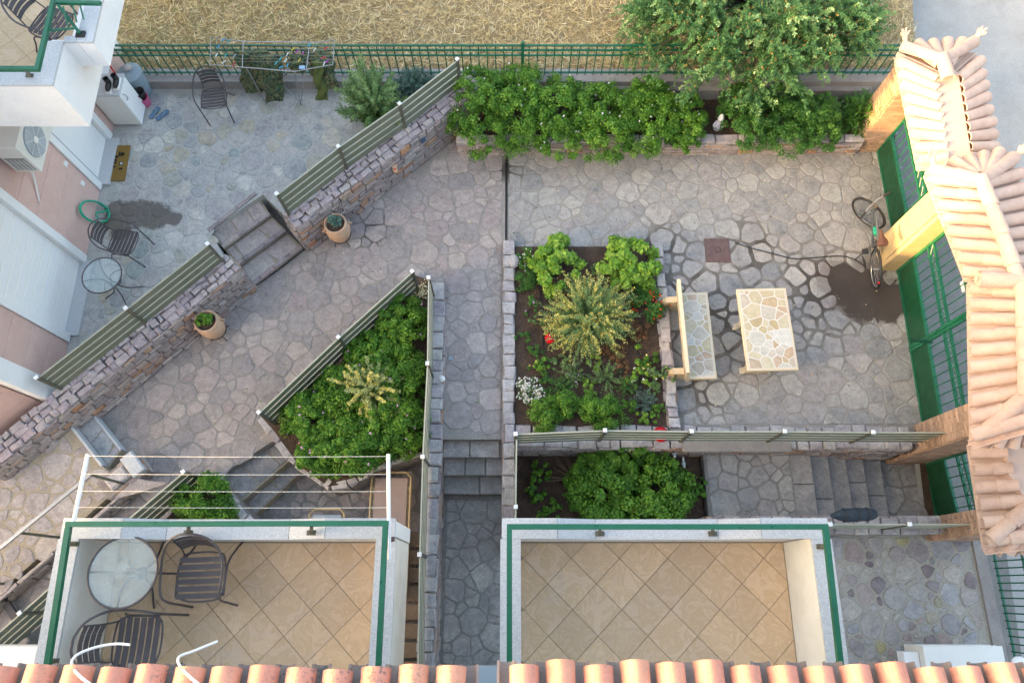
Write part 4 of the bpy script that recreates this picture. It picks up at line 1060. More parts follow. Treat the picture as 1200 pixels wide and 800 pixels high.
# house C, upper left
XW = -7.1
hC = empty('house', (-8, 5, PAT), 'white house with pink wall panels and a green railed balcony at the upper left', 'house')
H0 = Vector((XW, P(72, 463, .9).y + .12, 0)); H1 = H0 + Vector((-.735, -.678, 0)) * 1.75
MB().prism([(XW - .06, 9.4), (XW - .06, 5.1), (XW - .06, H0.y), (H1.x, H1.y), (H1.x - 5, H1.y + 1.2), (H1.x - 5, 9.4)], -2, 7.2).build('wall', G['dirty_white'], hC)
openings = [(3.86, 5.12, 2.3), (6.62, 7.5, 2.2)]
z = PAT; k = 0
while z < 4.0:
    y = H0.y + .16
    while y < 8.5:
        l = 7; ya, yb = y, min(y + l, 8.5)
        segs = [(ya, yb)]
        for (o0, o1, oh) in openings:
            if z - PAT < oh - .05:
                ns = []
                for (s0, s1) in segs:
                    if s1 <= o0 - .13 or s0 >= o1 + .13: ns.append((s0, s1))
                    else:
                        if s0 < o0 - .13: ns.append((s0, o0 - .13))
                        if s1 > o1 + .13: ns.append((o1 + .13, s1))
                segs = ns
        for (s0, s1) in segs:
            if s1 - s0 > .04: MB().frame((XW - .03, (s0 + s1) / 2, z + .225), (0, 1, 0), (0, 0, 1), (1, 0, 0), (s1 - s0) / 2 - .004, .221, .03, .004).build('wall_panel', G['pink'], hC)
        y += l
    z += .45; k += 1
nF = Vector((.678, -.735, 0)); uF = (H1 - H0).normalized()
for i in range(8):
    z = .55 + i * .45
    for j in range(2):
        c = H0 + uF * (.2 + .75 * j + .375) + nF * .02 + Vector((0, 0, z + .225))
        MB().frame(c, uF, (0, 0, 1), nF, .372, .221, .025, .004).build('wall_panel', G['pink'], hC)
MB().frame(H0 + uF * .02 + nF * .0 + Vector((0.02, 0, 2.4)), (0, 1, 0), (1, 0, 0), (0, 0, 1), .15, .07, 1.85).build('corner_pilaster', G['white'], hC)
MB().box(XW - .3, XW + .0, H0.y + .1, H0.y + .14, PAT, 4).build('reveal', G['white'], hC)
for i, (o0, o1, oh) in enumerate(openings):
    d = empty('door', (XW, (o0 + o1) / 2, PAT), parent=hC) if 0 else None
    fr = MB().box(XW - .1, XW + .03, o0 - .13, o0, PAT + .03, PAT + oh + .13)
    fr.box(XW - .1, XW + .03, o1, o1 + .13, PAT + .03, PAT + oh + .13).box(XW - .1, XW + .028, o0 - .001, o1 + .001, PAT + oh, PAT + oh + .13)
    f_ = fr.build('door_frame', G['white_metal'], hC)
    if i == 0:
        for k in range(12): MB().frame((XW - .07, (o0 + o1) / 2, PAT + .14 + k * .185), (0, 1, 0), (0, 0, 1), (1, 0, 0), (o1 - o0) / 2 - .01, .088, .012, .008).build('shutter_slat', G['white_metal'], f_)
    else:
        MB().box(XW - .08, XW - .05, o0 + .01, o1 - .01, PAT + .06, PAT + oh - .01).build('door_leaf', G['white_metal'], f_)
        MB().box(XW - .052, XW - .03, o0 + .05, o0 + .075, PAT + .1, PAT + oh - .1).build('glazing_bead', G['grey_plastic'], f_)
    MB().box(XW - .09, XW + .16, o0 - .02, o1 + .03, PAT, PAT + .055).build('door_sill', G['granite'], hC)
for q in ((69, 192, 1.5), (96, 215, 1.0)):
    p = P(q[0], q[1], q[2]); MB().box(XW, XW + .015, p.y - .04, p.y + .04, q[2] - .04, q[2] + .04).build('wall_switch', G['white_metal'], hC)
# its balcony
bx, by = -5.04, 5.225
MB().box(-12, bx - .15, by + .15, 9.5, FZ - .02, FZ).build('balcony_slab', G['white'], hC)
flC = MB().box(-11, bx - .16, by + .16, 9.0, FZ, FZ + .004).build('balcony_floor', G['tile_grout'], hC)
floor_tiles(flC, -8, bx - .17, by + .17, 8.2, FZ + .004, cx=-6, cy=6)
p = MB().box(-12, bx, by, by + .14, FZ - .02, CZ - .03).build('front_parapet', G['white'], hC)
MB().box(-12, bx + .012, by - .012, by + .17, CZ - .029, CZ).build('coping_slab', G['granite'], p)
yn = P(70, 49, CZ).y
p = MB().box(bx - .14, bx, by + .14, yn, FZ - .02, CZ - .03).build('side_parapet', G['white'], hC)
MB().box(bx - .17, bx + .012, by + .17, yn + .01, CZ - .029, CZ).build('coping_slab', G['granite'], p)
MB().box(bx - .14, bx, yn, 9.5, FZ - .02, 4.5).build('side_parapet', G['white'], hC)
p = MB().box(bx - .15, bx + .335, yn, 9.5, 4.5, 4.56).box(bx + .17, bx + .335, yn, 9.5, 4.561, CZ - .03).build('bay_parapet', G['white'], hC)
MB().box(bx + .16, bx + .347, yn - .002, 9.5, CZ - .029, CZ).build('coping_slab', G['granite'], p)
MB().box(bx - .14, bx + .165, yn, yn + .05, 4.561, CZ - .03).build('bay_return', G['white'], p); MB().box(bx + .02, bx + .155, yn, yn + .08, CZ - .029, CZ - .001).build('coping_slab', G['granite'], p)
a, b, c = P(-40, 81, RZ), P(44, 81, RZ), P(68, -20, RZ)
railing(hC, [a, b, c], [(P(35, 89, CZ), P(31, 83, RZ))])
lz = CZ
f = P(95, 41, lz)
hr = MB().beam(P(66, 3, RZ + .01), P(118, 4, RZ + .01), .04, .04).build('handrail', G['green'], hC)
MB().beam(P(68, 6, RZ), f + Vector((0, 0, .02)), .035, .035).build('bracket', G['green'], hr); MB().box(f.x - .05, f.x + .05, f.y - .04, f.y + .04, lz, lz + .02).build('foot_plate', G['black'], hr)
for q in ((74, 14), (84, 8), (92, 5)):
    MB().beam(P(q[0], q[1] - 6, RZ), P(q[0] + 6, q[1] + 18, lz + .12), .014, .014).build('baluster', G['green'], hr)
MB().beam(P(58, 36, lz + .15), P(90, 33, lz + .12), .018, .018).build('lower_rail', G['green'], hr)
# downpipe-like low wall behind the cabinet
lwl = MB().box(XW, XW + .14, 8.28, 8.95, PAT, 1.2).build('garden_wall', G['pink'], label='low pink wall with a white top behind the grey dustbin', cat='wall')
MB().box(XW - .02, XW + .17, 8.26, 8.97, 1.2, 1.24).build('wall_cap', G['white'], lwl)
# added sun-blocking mass far left below, out of the picture, that shades the yard
MB().box(-24, -15, -16, 3, -4, 5.2).build('sun_blocker', G['white'], label='plain white unseen block added beyond the lower left corner to shade the yard', cat='house')

# ------------------------------------------------------------------ furniture
BM = G['brown_metal']
def bez(pts, n=6):      # smooth (Catmull-Rom) path
    pts = [Vector(p) for p in pts]; out = []
    for i in range(len(pts) - 1):
        p0 = pts[max(i - 1, 0)]; p1 = pts[i]; p2 = pts[i + 1]; p3 = pts[min(i + 2, len(pts) - 1)]
        for k in range(n):
            t = k / n
            out.append(.5 * ((2 * p1) + (p2 - p0) * t + (2 * p0 - 5 * p1 + 4 * p2 - p3) * t * t + (3 * p1 - p0 - 3 * p2 + p3) * t ** 3))
    out.append(pts[-1]); return out
def make_chair(label):
    c = empty('slat_chair', (0, 0, 0), label, 'chair', 'dark slatted metal armchairs')
    half = [(-.235, -.3, 0), (-.25, -.27, .3), (-.265, -.24, .55), (-.285, -.17, .655), (-.3, .02, .665), (-.285, .19, .7), (-.2, .32, .79), (-.08, .37, .85)]
    full = half + [(0, .375, .86)] + [(-x, y, z) for x, y, z in half[::-1]]
    MB().tube(bez(full, 4), .0125, 8).build('arm_loop', BM, c, smooth=True)
    for s in (-1, 1):
        MB().tube(bez([(s * .24, -.2, .42), (s * .245, .1, .39), (s * .235, .26, .16), (s * .25, .36, 0)], 4), .011, 8).build('leg', BM, c, smooth=True)
    MB().tube(bez([(-.22, -.2, .425), (-.24, 0, .42), (-.215, .18, .41), (-.12, .225, .41), (.12, .225, .41), (.215, .18, .41), (.24, 0, .42), (.22, -.2, .425), (.1, -.245, .42), (-.1, -.245, .42), (-.22, -.2, .425)], 3), .01, 6).build('seat_frame', BM, c, smooth=True)
    for s in (-1, 1): MB().tube(bez([(s * .19, .2, .42), (s * .17, .26, .55), (s * .16, .33, .8)], 3), .009, 6).build('back_post', BM, c, smooth=True)
    for k in range(6):
        y = -.195 + k * .07; mb = MB()
        for i in range(6):
            x0 = -.225 + .075 * i; z0 = .42 + .012 * ((x0 / .225) ** 2); x1 = x0 + .075; z1 = .42 + .012 * ((x1 / .225) ** 2)
            mb.frame(((x0 + x1) / 2, y, (z0 + z1) / 2 + .008), (Vector((.075, 0, z1 - z0))).normalized(), (0, 1, 0), (0, 0, 1), .0378, .026, .004)
        mb.build('seat_slat', BM, c)
    for k in range(4):
        z = .56 + k * .068; y = .265 + (z - .55) * .27; mb = MB()
        for i in range(4):
            x0 = -.17 + .085 * i; x1 = x0 + .085; q = lambda x: y + .035 * (1 - (x / .17) ** 2)
            mb.frame(((x0 + x1) / 2, (q(x0) + q(x1)) / 2, z), Vector((.085, q(x1) - q(x0), 0)).normalized(), (0, .25, .97), (0, -.97, .25), .043, .026, .004)
        mb.build('back_slat', BM, c)
    for s in (-1, 1): MB().ball((s * .235, -.3, .008), .014, rz=.012, seg=6, rings=4).build('foot_cap', G['black'], c)
    return c
ch0 = make_chair('dark slatted metal armchair standing alone near the clothes rack on the patio')
chairs = [((250, 114), PAT, 8, None), ((143, 283), PAT, 78, 'dark slatted metal armchair beside the green hose and round patio table'),
          ((234, 674), FZ, 2, 'dark slatted armchair right of the round glass table on the left balcony'),
          ((157, 752), FZ, 90, 'dark slatted armchair below the round glass table, partly under the roof tiles'),
          ((57, 25), FZ, 68, 'dark slatted armchair on the upper left balcony behind the green rail')]
for i, (p, z, rz, lb) in enumerate(chairs):
    c = ch0 if i == 0 else copy_tree(ch0)
    q = P(p[0], p[1], z + .43); c.scale = (.9, .9, .92); c.location = (q.x, q.y, z + .006 + (.014 if z == PAT else 0)); c.rotation_euler.z = R(rz)
    if lb: c['label'] = lb
def glass_table(loc, rz, label, r_=.3, h=.7):
    t = empty('round_table', loc, label, 'table', 'round glass topped metal tables'); x, y, z = loc
    g = MB().lathe([(r_ - .008, h - .004), (r_ - .006, h + .003)], loc, 40).build('glass_top', G['glass'], t)
    MB().tube([(x + r_ * math.cos(R(a)), y + r_ * math.sin(R(a)), z + h) for a in range(0, 360, 9)], .011, 8, closed=True).build('rim', BM, t, smooth=True)
    for k in range(4):
        a = R(rz + 90 * k); u = Vector((math.cos(a), math.sin(a), 0)); o = Vector(loc)
        MB().tube(bez([o + u * (r_ - .01) + Vector((0, 0, h - .01)), o + u * .16 + Vector((0, 0, h - .03)), o + u * .045 + Vector((0, 0, h - .16)), o + u * .04 + Vector((0, 0, .3)), o + u * .12 + Vector((0, 0, .12)), o + u * .27 + Vector((0, 0, .03)), o + u * .31 + Vector((0, 0, .006))], 4), .010, 8).build('leg', BM, t, smooth=True)
    MB().tube([(x + .05 * math.cos(R(a)), y + .05 * math.sin(R(a)), z + .35) for a in range(0, 360, 30)], .008, 6, closed=True).build('hub_ring', BM, t)
    return t
q = P(144, 670, FZ + .7); glass_table((q.x, q.y, FZ + .006), 0, 'round glass topped table on the left balcony between two armchairs')
q = P(120, 323, PAT + .7); glass_table((q.x, q.y, PAT + .015), 20, 'smaller looking round glass table on the upper patio beside the white shutter')

# stone bench and table with crazy marble tops
def marble_top(parent, x0, x1, y0, y1, z, seed, th=.045):
    slab_ = MB().frame(((x0 + x1) / 2, (y0 + y1) / 2, z - th / 2), (1, 0, 0), (0, 1, 0), (0, 0, 1), (x1 - x0) / 2, (y1 - y0) / 2, th / 2, .006).build('top', G['cream'], parent)
    pl = [(x0 + .035, y0 + .035), (x1 - .035, y0 + .035), (x1 - .035, y1 - .035), (x0 + .035, y1 - .035)]
    MB().prism(pl, z - .01, z + .002).build('grout_bed', G['grout'], slab_)
    crazy_paving(slab_, pl, z + .002, .25, G['marble'], .012, seed, pl, name='marble_piece', lift=(.002, .003), rnds=.02, wob=.002, bvl=.003)
def marb():
    m, nt, b = newmat('marble pieces')
    oi = nt.nodes.new('ShaderNodeObjectInfo')
    c = ramp(nt, oi.outputs['Random'], [(0, (.44, .36, .21)), (.25, (.49, .44, .32)), (.45, (.4, .32, .18)), (.6, (.45, .33, .23)), (.75, (.44, .42, .36)), (.88, (.54, .53, .49)), (1, (.4, .32, .23))])
    c = mixc(nt, 1.0, c, ramp(nt, noise_(nt, 9, 5, .7, 1.2), [(.3, (.82, .8, .76)), (.7, (1.15, 1.15, 1.15))]), 'MULTIPLY')
    nt.links.new(c, b.inputs['Base Color']); b.inputs['Roughness'].default_value = .65
    return m
G['marble'] = marb()
def shaped_leg(mb, x0, x1, y0, y1, z0, z1, mi=0):
    xs = [(0, 0), (.12, .05), (.2, .3), (.14, .6), (.2, .8), (0, 1)]
    w = x1 - x0; h = z1 - z0
    left = [(x0 + w * a, z0 + h * b) for a, b in xs]; right = [(x1 - w * a, z0 + h * b) for a, b in xs[::-1]]
    pr = left + right[0:] ; pr = left + [(x1 - w * a, z0 + h * b) for a, b in reversed(xs)]
    n = len(pr)
    vs_ = [(p[0], y0, p[1]) for p in pr] + [(p[0], y1, p[1]) for p in pr]
    mb.add(vs_, [tuple(range(n)), tuple(range(2 * n - 1, n - 1, -1))] + [(i, i + n, (i + 1) % n + n, (i + 1) % n) for i in range(n)])
    return mb
# table
a, b = P(864, 338, .76), P(934, 432, .76)
T0 = P(899, 385, .76); tb = empty('stone_table', (T0.x, T0.y, 0), 'rectangular stone table with honey marble pieces set in white grout', 'table')
hx = (P(927, 385, .76).x - P(868, 385, .76).x) / 2; hy = (P(899, 337, .76).y - P(899, 433, .76).y) / 2
marble_top(tb, T0.x - hx, T0.x + hx, T0.y - hy, T0.y + hy, .76, 41, .05)
for y in (T0.y - hy * .68, T0.y + hy * .45): shaped_leg(MB(), T0.x - hx * .75, T0.x + hx * .6, y - .05, y + .05, 0, .71).build('leg', G['cream'], tb)
# bench
S0 = P(818, 392, .45); bn = empty('stone_bench', (S0.x, S0.y, 0), 'stone bench with a marble piece seat and upright cream back beside the flower bed', 'bench')
hx2 = .23; hy2 = (P(818, 341, .45).y - P(818, 442, .45).y) / 2
marble_top(bn, S0.x - hx2, S0.x + hx2, S0.y - hy2, S0.y + hy2, .45, 43)
MB().frame((S0.x - hx2 - .04, S0.y + .03, .58), (0, 1, 0), (-.2, 0, .98), (.98, 0, .2), hy2 + .04, .27, .03, .006).build('backrest', G['cream'], bn)
MB().frame((S0.x - hx2 - .075, S0.y + .03, .6), (0, 1, 0), (-.2, 0, .98), (-.98, 0, -.2), hy2 - .02, .2, .012, .004).build('back_panel', G['marble'], bn)
for y in (S0.y - hy2 * .8, S0.y + hy2 * .86):
    shaped_leg(MB(), S0.x - hx2 - .22, S0.x + hx2 * .8, y - .05, y + .05, 0, .405).build('leg', G['cream'], bn)
    MB().ball((S0.x - hx2 - .2, y, .3), .075, .07, .11, 8, 6).build('scroll', G['marble'], bn, smooth=True)
# rotate both slightly like the photograph
tb.rotation_euler.z = R(1.5); bn.rotation_euler.z = R(1.0)
# manhole
q = P(841, 293, .02)
mh = MB().frame((q.x, q.y, .012), (1, 0, 0), (0, 1, 0), (0, 0, 1), .215, .225, .012, .005)
G['rust'] = mat('rusty iron', (.12, .075, .075), (.17, .11, .1), .8, 9, bump=.5, bscale=60)
mho = mh.build('manhole_cover', G['rust'], label='square rusty brown manhole cover in the courtyard paving', cat='manhole cover')
MB().frame((q.x, q.y, .028), (1, 0, 0), (0, 1, 0), (0, 0, 1), .185, .195, .003, .002).build('cover_plate', G['rust'], mho)
MB().tube([(q.x + .05 * math.cos(R(a)), q.y + .05 * math.sin(R(a)), .033) for a in range(0, 360, 24)], .004, 5, closed=True).build('lifting_ring', G['black'], mho)

# bicycle
def bicycle():
    rp, fp = P(1021, 325, .0), P(1012, 254, .0)
    u = (fp - rp); wb = 1.06; u.normalize(); b = empty('bicycle', rp, 'grey mountain bicycle standing beside the ochre pillar, front wheel turned', 'bicycle')
    lean = Vector((-u.y, u.x, 0)) * .24; Z = (Vector((0, 0, 1)) + lean).normalized(); n = u.cross(Z).normalized(); o = Vector(rp)
    def pt(x, z, y=0): return o + u * x + Z * z + n * y
    G['frame_paint'] = mat('grey blue frame paint', (.08, .095, .11), (.06, .075, .09), .3, 5, bump=0, grain=.03, spec=.6)
    def wheel(c, uu, nn, name):
        w = MB(); rr = .325
        tyre = MB().tube([c + uu * math.cos(R(a)) * rr + Z * math.sin(R(a)) * rr for a in range(0, 360, 10)], .024, 8, closed=True).build('tyre', G['black'], wl := empty(name, c, parent=b), smooth=True)
        MB().tube([c + uu * math.cos(R(a)) * .298 + Z * math.sin(R(a)) * .298 for a in range(0, 360, 10)], .009, 6, closed=True).build('rim', G['steel'], wl)
        sp = MB()
        for k in range(18):
            a = R(20 * k); sp.tube([c + nn * (.025 if k % 2 else -.025), c + (uu * math.cos(a) + Z * math.sin(a)) * .295], .0016, 3, cap=False)
        sp.build('spokes', G['steel'], wl, kind='stuff'); MB().tube([c - nn * .05, c + nn * .05], .018, 8).build('hub', G['steel'], wl)
    rh, fh = pt(0, .345), pt(wb, .345)
    wheel(rh, u, n, 'rear_wheel')
    ang = R(42); uf = (u * math.cos(ang) + n * -math.sin(ang)).normalized(); nf = (n * math.cos(ang) + u * math.sin(ang)).normalized()
    wheel(fh, uf, nf, 'front_wheel')
    bb = pt(.43, .3); st_ = pt(.3, .78); hd = pt(.88, .8); hl = pt(.93, .66)
    f = MB(); f.tube([bb, st_], .016, 8).tube([pt(.31, .72), pt(.87, .79)], .018, 8).tube([bb, hl], .021, 8).tube([hd, hl], .022, 8)
    for s in (-1, 1): f.tube([rh + n * .06 * s, bb + n * .03 * s], .009, 6).tube([rh + n * .06 * s, pt(.31, .7, .02 * s)], .008, 6)
    f.build('frame', G['frame_paint'], b, smooth=True)
    fk = MB(); fk.tube([hl, hl - Z * .03 + uf * .02], .022, 8)
    for s in (-1, 1): fk.tube([hl - Z * .04 + nf * .05 * s, fh + nf * .06 * s], .015, 8)
    fk.build('fork', G['frame_paint'], b, smooth=True)
    st2_ = hd + Z * .1; MB().tube([hd, st2_, st2_ + uf * .08], .016, 8).build('stem', G['black'], b)
    hb = st2_ + uf * .08; MB().tube([hb - nf * .3 - uf * .04, hb - nf * .1, hb + nf * .1, hb + nf * .3 - uf * .04], .012, 8).build('handlebar', G['steel'], b)
    for s in (-1, 1):
        MB().tube([hb + nf * .2 * s - uf * .02, hb + nf * .33 * s - uf * .045], .018, 8).build('grip', G['black'], b)
        MB().tube([hb + nf * .17 * s, hb + nf * .24 * s + uf * .05 - Z * .02], .006, 5).build('brake_lever', G['black'], b)
    sd = pt(.27, .92); MB().tube([st_, sd], .013, 8).build('seat_post', G['steel'], b)
    G['saddle'] = mat('brown saddle', (.05, .025, .022), (.07, .035, .03), .6, 9)
    S = MB(); prof = [(-.12, .07), (-.09, .085), (-.03, .075), (.03, .04), (.1, .022), (.15, .018)]
    top = [sd + u * x + n * y_ * s + Z * (.03 - abs(.0)) for x, y_ in prof for s in (-1, 1)]; bot = [p - Z * .045 for p in top]; mid = [sd + u * x + Z * .045 for x, y_ in prof]
    vs_ = top + bot + mid; k = len(top); f = []
    for i in range(len(prof) - 1):
        f += [(2 * i, 2 * i + 2, 2 * k + i + 1, 2 * k + i), (2 * k + i, 2 * k + i + 1, 2 * i + 3, 2 * i + 1), (2 * i, k + 2 * i, k + 2 * i + 2, 2 * i + 2), (2 * i + 1, 2 * i + 3, k + 2 * i + 3, k + 2 * i + 1), (k + 2 * i, k + 2 * i + 1, k + 2 * i + 3, k + 2 * i + 2)]
    f += [(0, 2 * k, 1, k + 1, k)]
    S.add(vs_, f).build('saddle', G['saddle'], b)
    MB().tube([bb + n * .05 + Z * 0, bb + n * .055], .09, 14).build('chainring', G['black'], b)
    for s in (-1, 1):
        MB().tube([bb + n * .07 * s, bb + n * .09 * s + (u * .12 - Z * .1) * s], .009, 6).build('crank', G['steel'], b)
        e = bb + n * .09 * s + (u * .12 - Z * .1) * s; MB().frame(e + n * .05 * s, u, n, Z, .045, .05, .012).build('pedal', G['black'], b)
    MB().tube([bb + n * .055 + Z * .09, rh + n * .055 + Z * .04, rh + n * .055 - Z * .04, bb + n * .055 - Z * .09], .004, 4, closed=True).build('chain', G['black'], b)
    MB().tube([bb - n * .05, pt(.3, .02, -.28)], .008, 6).build('kickstand', G['black'], b)
    c = pt(.55, .61); MB().tube([c - u * .05, c + u * .09], .033, 10).build('water_bottle', G['hose'], b)
    MB().ball(pt(-.32, .5, -.02), .02).build('reflector', G['red'], b)
bicycle()
def cable(name, pts, r_, m, label, cat='cable', n=6, grp=None): return MB().tube(bez(pts, n), r_, 6).build(name, m, smooth=True, label=label, cat=cat, group=grp)
cable('cable', [P(861, 284, .03), P(878, 290, .03), P(905, 297, .03), P(930, 303, .03), P(952, 302, .03), P(985, 300, .03), P(1003, 305, .03), P(1015, 314, .03)], .010, G['black'], 'thin black cable running over the paving from the manhole to the bicycle')
cable('cable', [P(196, 372, .02), P(235, 366, .03), P(262, 355, .03), P(297, 336, .03), P(325, 317, .03), P(352, 296, .03), P(368, 282, .03)], .009, G['black'], 'black cable lying along the foot of the patio steps')
for lb, pts in (('white cable curling over the left roof edge above the chair', [(112, 805), (94, 792), (84, 778), (90, 767), (112, 758), (135, 754), (152, 755)]), ('white cable curling over the roof edge in the middle of the left balcony', [(238, 805), (222, 792), (210, 778), (210, 769), (225, 763), (240, 757), (255, 751)])):
    cable('roof_cable', [P(x, y, 7.16 if y > 785 else 7.08 - (785 - y) * .006) for x, y in pts], .008, G['white_metal'], lb, grp='white cables over the roof edge')

# terracotta pots on iron stands
def pot(base_px, z, label, sc_=1.0, tilt=(0, 0)):
    b = P(*base_px, z); t = empty('terracotta_pot', b, label, 'plant pot', 'terracotta amphora pots'); s = sc_
    G_ = G['terracotta']
    prof = [(.10, .10), (.13, .14), (.18, .24), (.205, .36), (.205, .45), (.185, .53), (.17, .56), (.185, .575), (.195, .6), (.185, .62), (.165, .62), (.155, .6), (.15, .56), (.0, .555)]
    MB().lathe([(r_ * s, h * s) for r_, h in prof], b, 28).build('pot_body', G_, t, smooth=True)
    MB().lathe([(.0, .556 * s), (.15 * s, .558 * s), (.15 * s, .57 * s), (.08 * s, .585 * s), (0, .58 * s)], b, 16).build('potting_soil', G['soil'], t)
    for k in range(4):
        a = R(45 + 90 * k); u = Vector((math.cos(a), math.sin(a), 0))
        MB().tube(bez([b + u * .14 * s + Vector((0, 0, .2 * s)), b + u * .13 * s + Vector((0, 0, .1)), b + u * .19 * s], 4), .008, 5).build('stand_leg', G['black'], t)
    MB().tube([b + Vector((.175 * s * math.cos(R(a)), .175 * s * math.sin(R(a)), .2 * s)) for a in range(0, 360, 20)], .008, 5, closed=True).build('stand_ring', G['black'], t)
    for a in (0, 180):
        u = Vector((math.cos(R(a + 20)), math.sin(R(a + 20)), 0))
        MB().tube(bez([b + u * .2 * s + Vector((0, 0, .42 * s)), b + u * .245 * s + Vector((0, 0, .46 * s)), b + u * .19 * s + Vector((0, 0, .52 * s))], 4), .014, 6).build('handle', G_, t, smooth=True)
    return b + Vector((0, 0, .575 * s))
s1 = pot((402, 281), .01, 'terracotta pot with a grey green succulent near the patio steps, right hand one')
s2 = pot((258, 391), .01, 'terracotta pot with a bright green succulent against the rubble wall, left hand one')
# patio cabinet, dustbin and small things
q = P(168, 148, PAT); q2 = P(137, 150, PAT)
cx0, cx1, cy0, cy1, ch = XW + .03, q.x, q.y, q.y + .42, .86
cb = empty('cabinet', ((cx0 + cx1) / 2, (cy0 + cy1) / 2, PAT), 'white kitchen cabinet with grey top outside the house door', 'cabinet')
MB().box(cx0, cx1 - .02, cy0, cy1, PAT + .05, PAT + ch - .03).build('carcass', G['ac'], cb)
MB().frame((cx1 - .008, (cy0 + cy1) / 2, PAT + ch / 2), (0, 1, 0), (0, 0, 1), (1, 0, 0), (cy1 - cy0) / 2 - .005, ch / 2 - .05, .012, .004).build('cupboard_door', G['white_metal'], cb)
MB().frame(((cx0 + cx1) / 2, (cy0 + cy1) / 2, PAT + ch - .012), (1, 0, 0), (0, 1, 0), (0, 0, 1), (cx1 - cx0) / 2 + .012, (cy1 - cy0) / 2 + .012, .018, .004).build('worktop', G['granite'], cb)
MB().tube(bez([(cx1 + .002, cy0 + .08, PAT + .62), (cx1 + .04, cy0 + .09, PAT + .66), (cx1 + .04, cy0 + .09, PAT + .74), (cx1 + .002, cy0 + .08, PAT + .78)], 4), .008, 6).build('door_handle', G['steel'], cb)
MB().box(cx0 + .03, cx1 - .05, cy0 + .03, cy1 - .03, PAT, PAT + .05).build('plinth', G['wood'], cb)
for i, (px, py) in enumerate(((127, 101), (136, 97))):
    o = P(px, py, PAT + ch + .05); t = empty('boot', (o.x, o.y, PAT + ch + .006), ('left', 'right')[i] + ' black boot of the pair standing on the grey cabinet top', 'boot', 'pair of black boots'); z = PAT + ch + .006
    MB().ball((o.x, o.y + .0, z + .05), .045, .12, .05, 10, 6).build('shoe', G['black'], t, smooth=True)
    MB().lathe([(.045, .05), (.048, .14), (.05, .16), (.04, .16), (.038, .1)], (o.x, o.y + .06, z), 12).build('shaft', G['black'], t, smooth=True)
    MB().frame((o.x, o.y, z + .011), (1, 0, 0), (0, 1, 0), (0, 0, 1), .047, .125, .011, .008).build('sole', G['whiteglaze'], t)
MB().tube([P(128, 76, 1.5), P(136, 88, 1.4)], .012, 6).build('broom_stick', G['red'], label='red broom stick leaning behind the boots against the house', cat='broom')
b = P(169, 108, PAT); bt = empty('dustbin', b, 'blue grey round plastic dustbin with a stone on its lid', 'dustbin')
MB().lathe([(.15, .0), (.19, .45), (.2, .5), (.18, .5), (.14, .02)], b, 24).build('bin_body', G['grey_plastic'], bt, smooth=True)
MB().lathe([(.205, .5), (.21, .53), (.18, .55), (.06, .575), (0, .58)], b, 24).build('bin_lid', G['grey_plastic'], bt, smooth=True)
MB().frame(b + Vector((-.215, 0, .5)), (1, 0, 0), (0, 1, 0), (0, 0, 1), .03, .05, .02, .008).build('bin_handle', G['grey_plastic'], bt)
o = b + Vector((0, .02, .625)); MB().ball(o, .085, .065, .045, 8, 5).build('stone_weight', G['cap_stone'], label='rounded grey stone lying on the dustbin lid', cat='stone')
b = P(172, 122, PAT); MB().lathe([(.085, 0), (.11, .2), (.1, .2), (.08, .02), (0, .02)], b, 18).build('bucket', mat('pink plastic', (.6, .12, .25), None, .4, 4, bump=0, grain=.02), smooth=True, label='pink plastic bucket between the cabinet and the dustbin', cat='bucket')
b = P(166, 113, PAT + .21); MB().lathe([(.06, 0), (.1, .1), (.105, .13), (.09, .13), (.05, .03), (0, .03)], b, 18).build('black_pot', G['black'], smooth=True, label='black plastic plant pot stacked in the pink bucket', cat='pot')
for i, (px, py, a) in enumerate(((181, 132, 62), (190, 135, 48))):
    o = P(px, py, PAT + .03); t = empty('flip_flop', o, ('left', 'right')[i] + ' blue flip flop lying on the patio stones', 'flip flop', 'pair of blue flip flops'); u = Vector((math.cos(R(a)), math.sin(R(a)), 0)); n = Vector((-u.y, u.x, 0))
    pr = [(-.13, .03), (-.11, .042), (-.03, .036), (.06, .047), (.12, .04), (.14, .015)]
    MB().prism([xy(o + u * x + n * y) for x, y in pr] + [xy(o + u * x - n * y) for x, y in pr[::-1]], o.z - .012, o.z + .008).build('sole', mat('blue rubber', (.12, .22, .33), None, .6, 5, bump=0, grain=.04) if i == 0 else bpy.data.materials['blue rubber'], t)
    for s in (-1, 1): MB().tube(bez([o + u * .07 + Vector((0, 0, .01)), o + u * .03 + n * s * .03 + Vector((0, 0, .035)), o - u * .03 + n * s * .038 + Vector((0, 0, .008))], 4), .006, 5).build('strap', G['grey_plastic'], t)
# doormat
c4 = [P(134, 171, PAT + .02), P(153, 171, PAT + .02), P(146, 212, PAT + .02), P(127, 212, PAT + .02)]
ctr = sum(c4, Vector()) / 4
dm = MB().prism([xy(p) for p in c4], PAT + .01, PAT + .035).build('doormat', mat('coir mat', (.26, .16, .035), (.2, .12, .03), .95, 20, bump=1, bscale=150), org=ctr, label='brown coir doormat with dark marks in front of the granite door sill', cat='doormat')
G['matprint'] = mat('dark mat print', (.03, .025, .015), None, .95, 30)
r = random.Random(5)
mk = MB()
for (a_, b_, l, w2) in ((-.02, .18, .05, .012), (.02, .18, .05, .012), (.0, .15, .012, .05), (.05, .17, .04, .012), (-.06, .12, .03, .05), (-.07, .05, .03, .035), (-.08, 0, .02, .05), (.04, -.02, .05, .05), (-.08, -.08, .012, .06), (.05, -.12, .02, .05)):
    mk.frame(ctr + Vector((a_, b_, .0175)), (1, 0, 0), (0, 1, 0), (0, 0, 1), w2 / 2 + .008, l / 2 + .008, .0025)
mk.build('printed_mark', G['matprint'], dm)
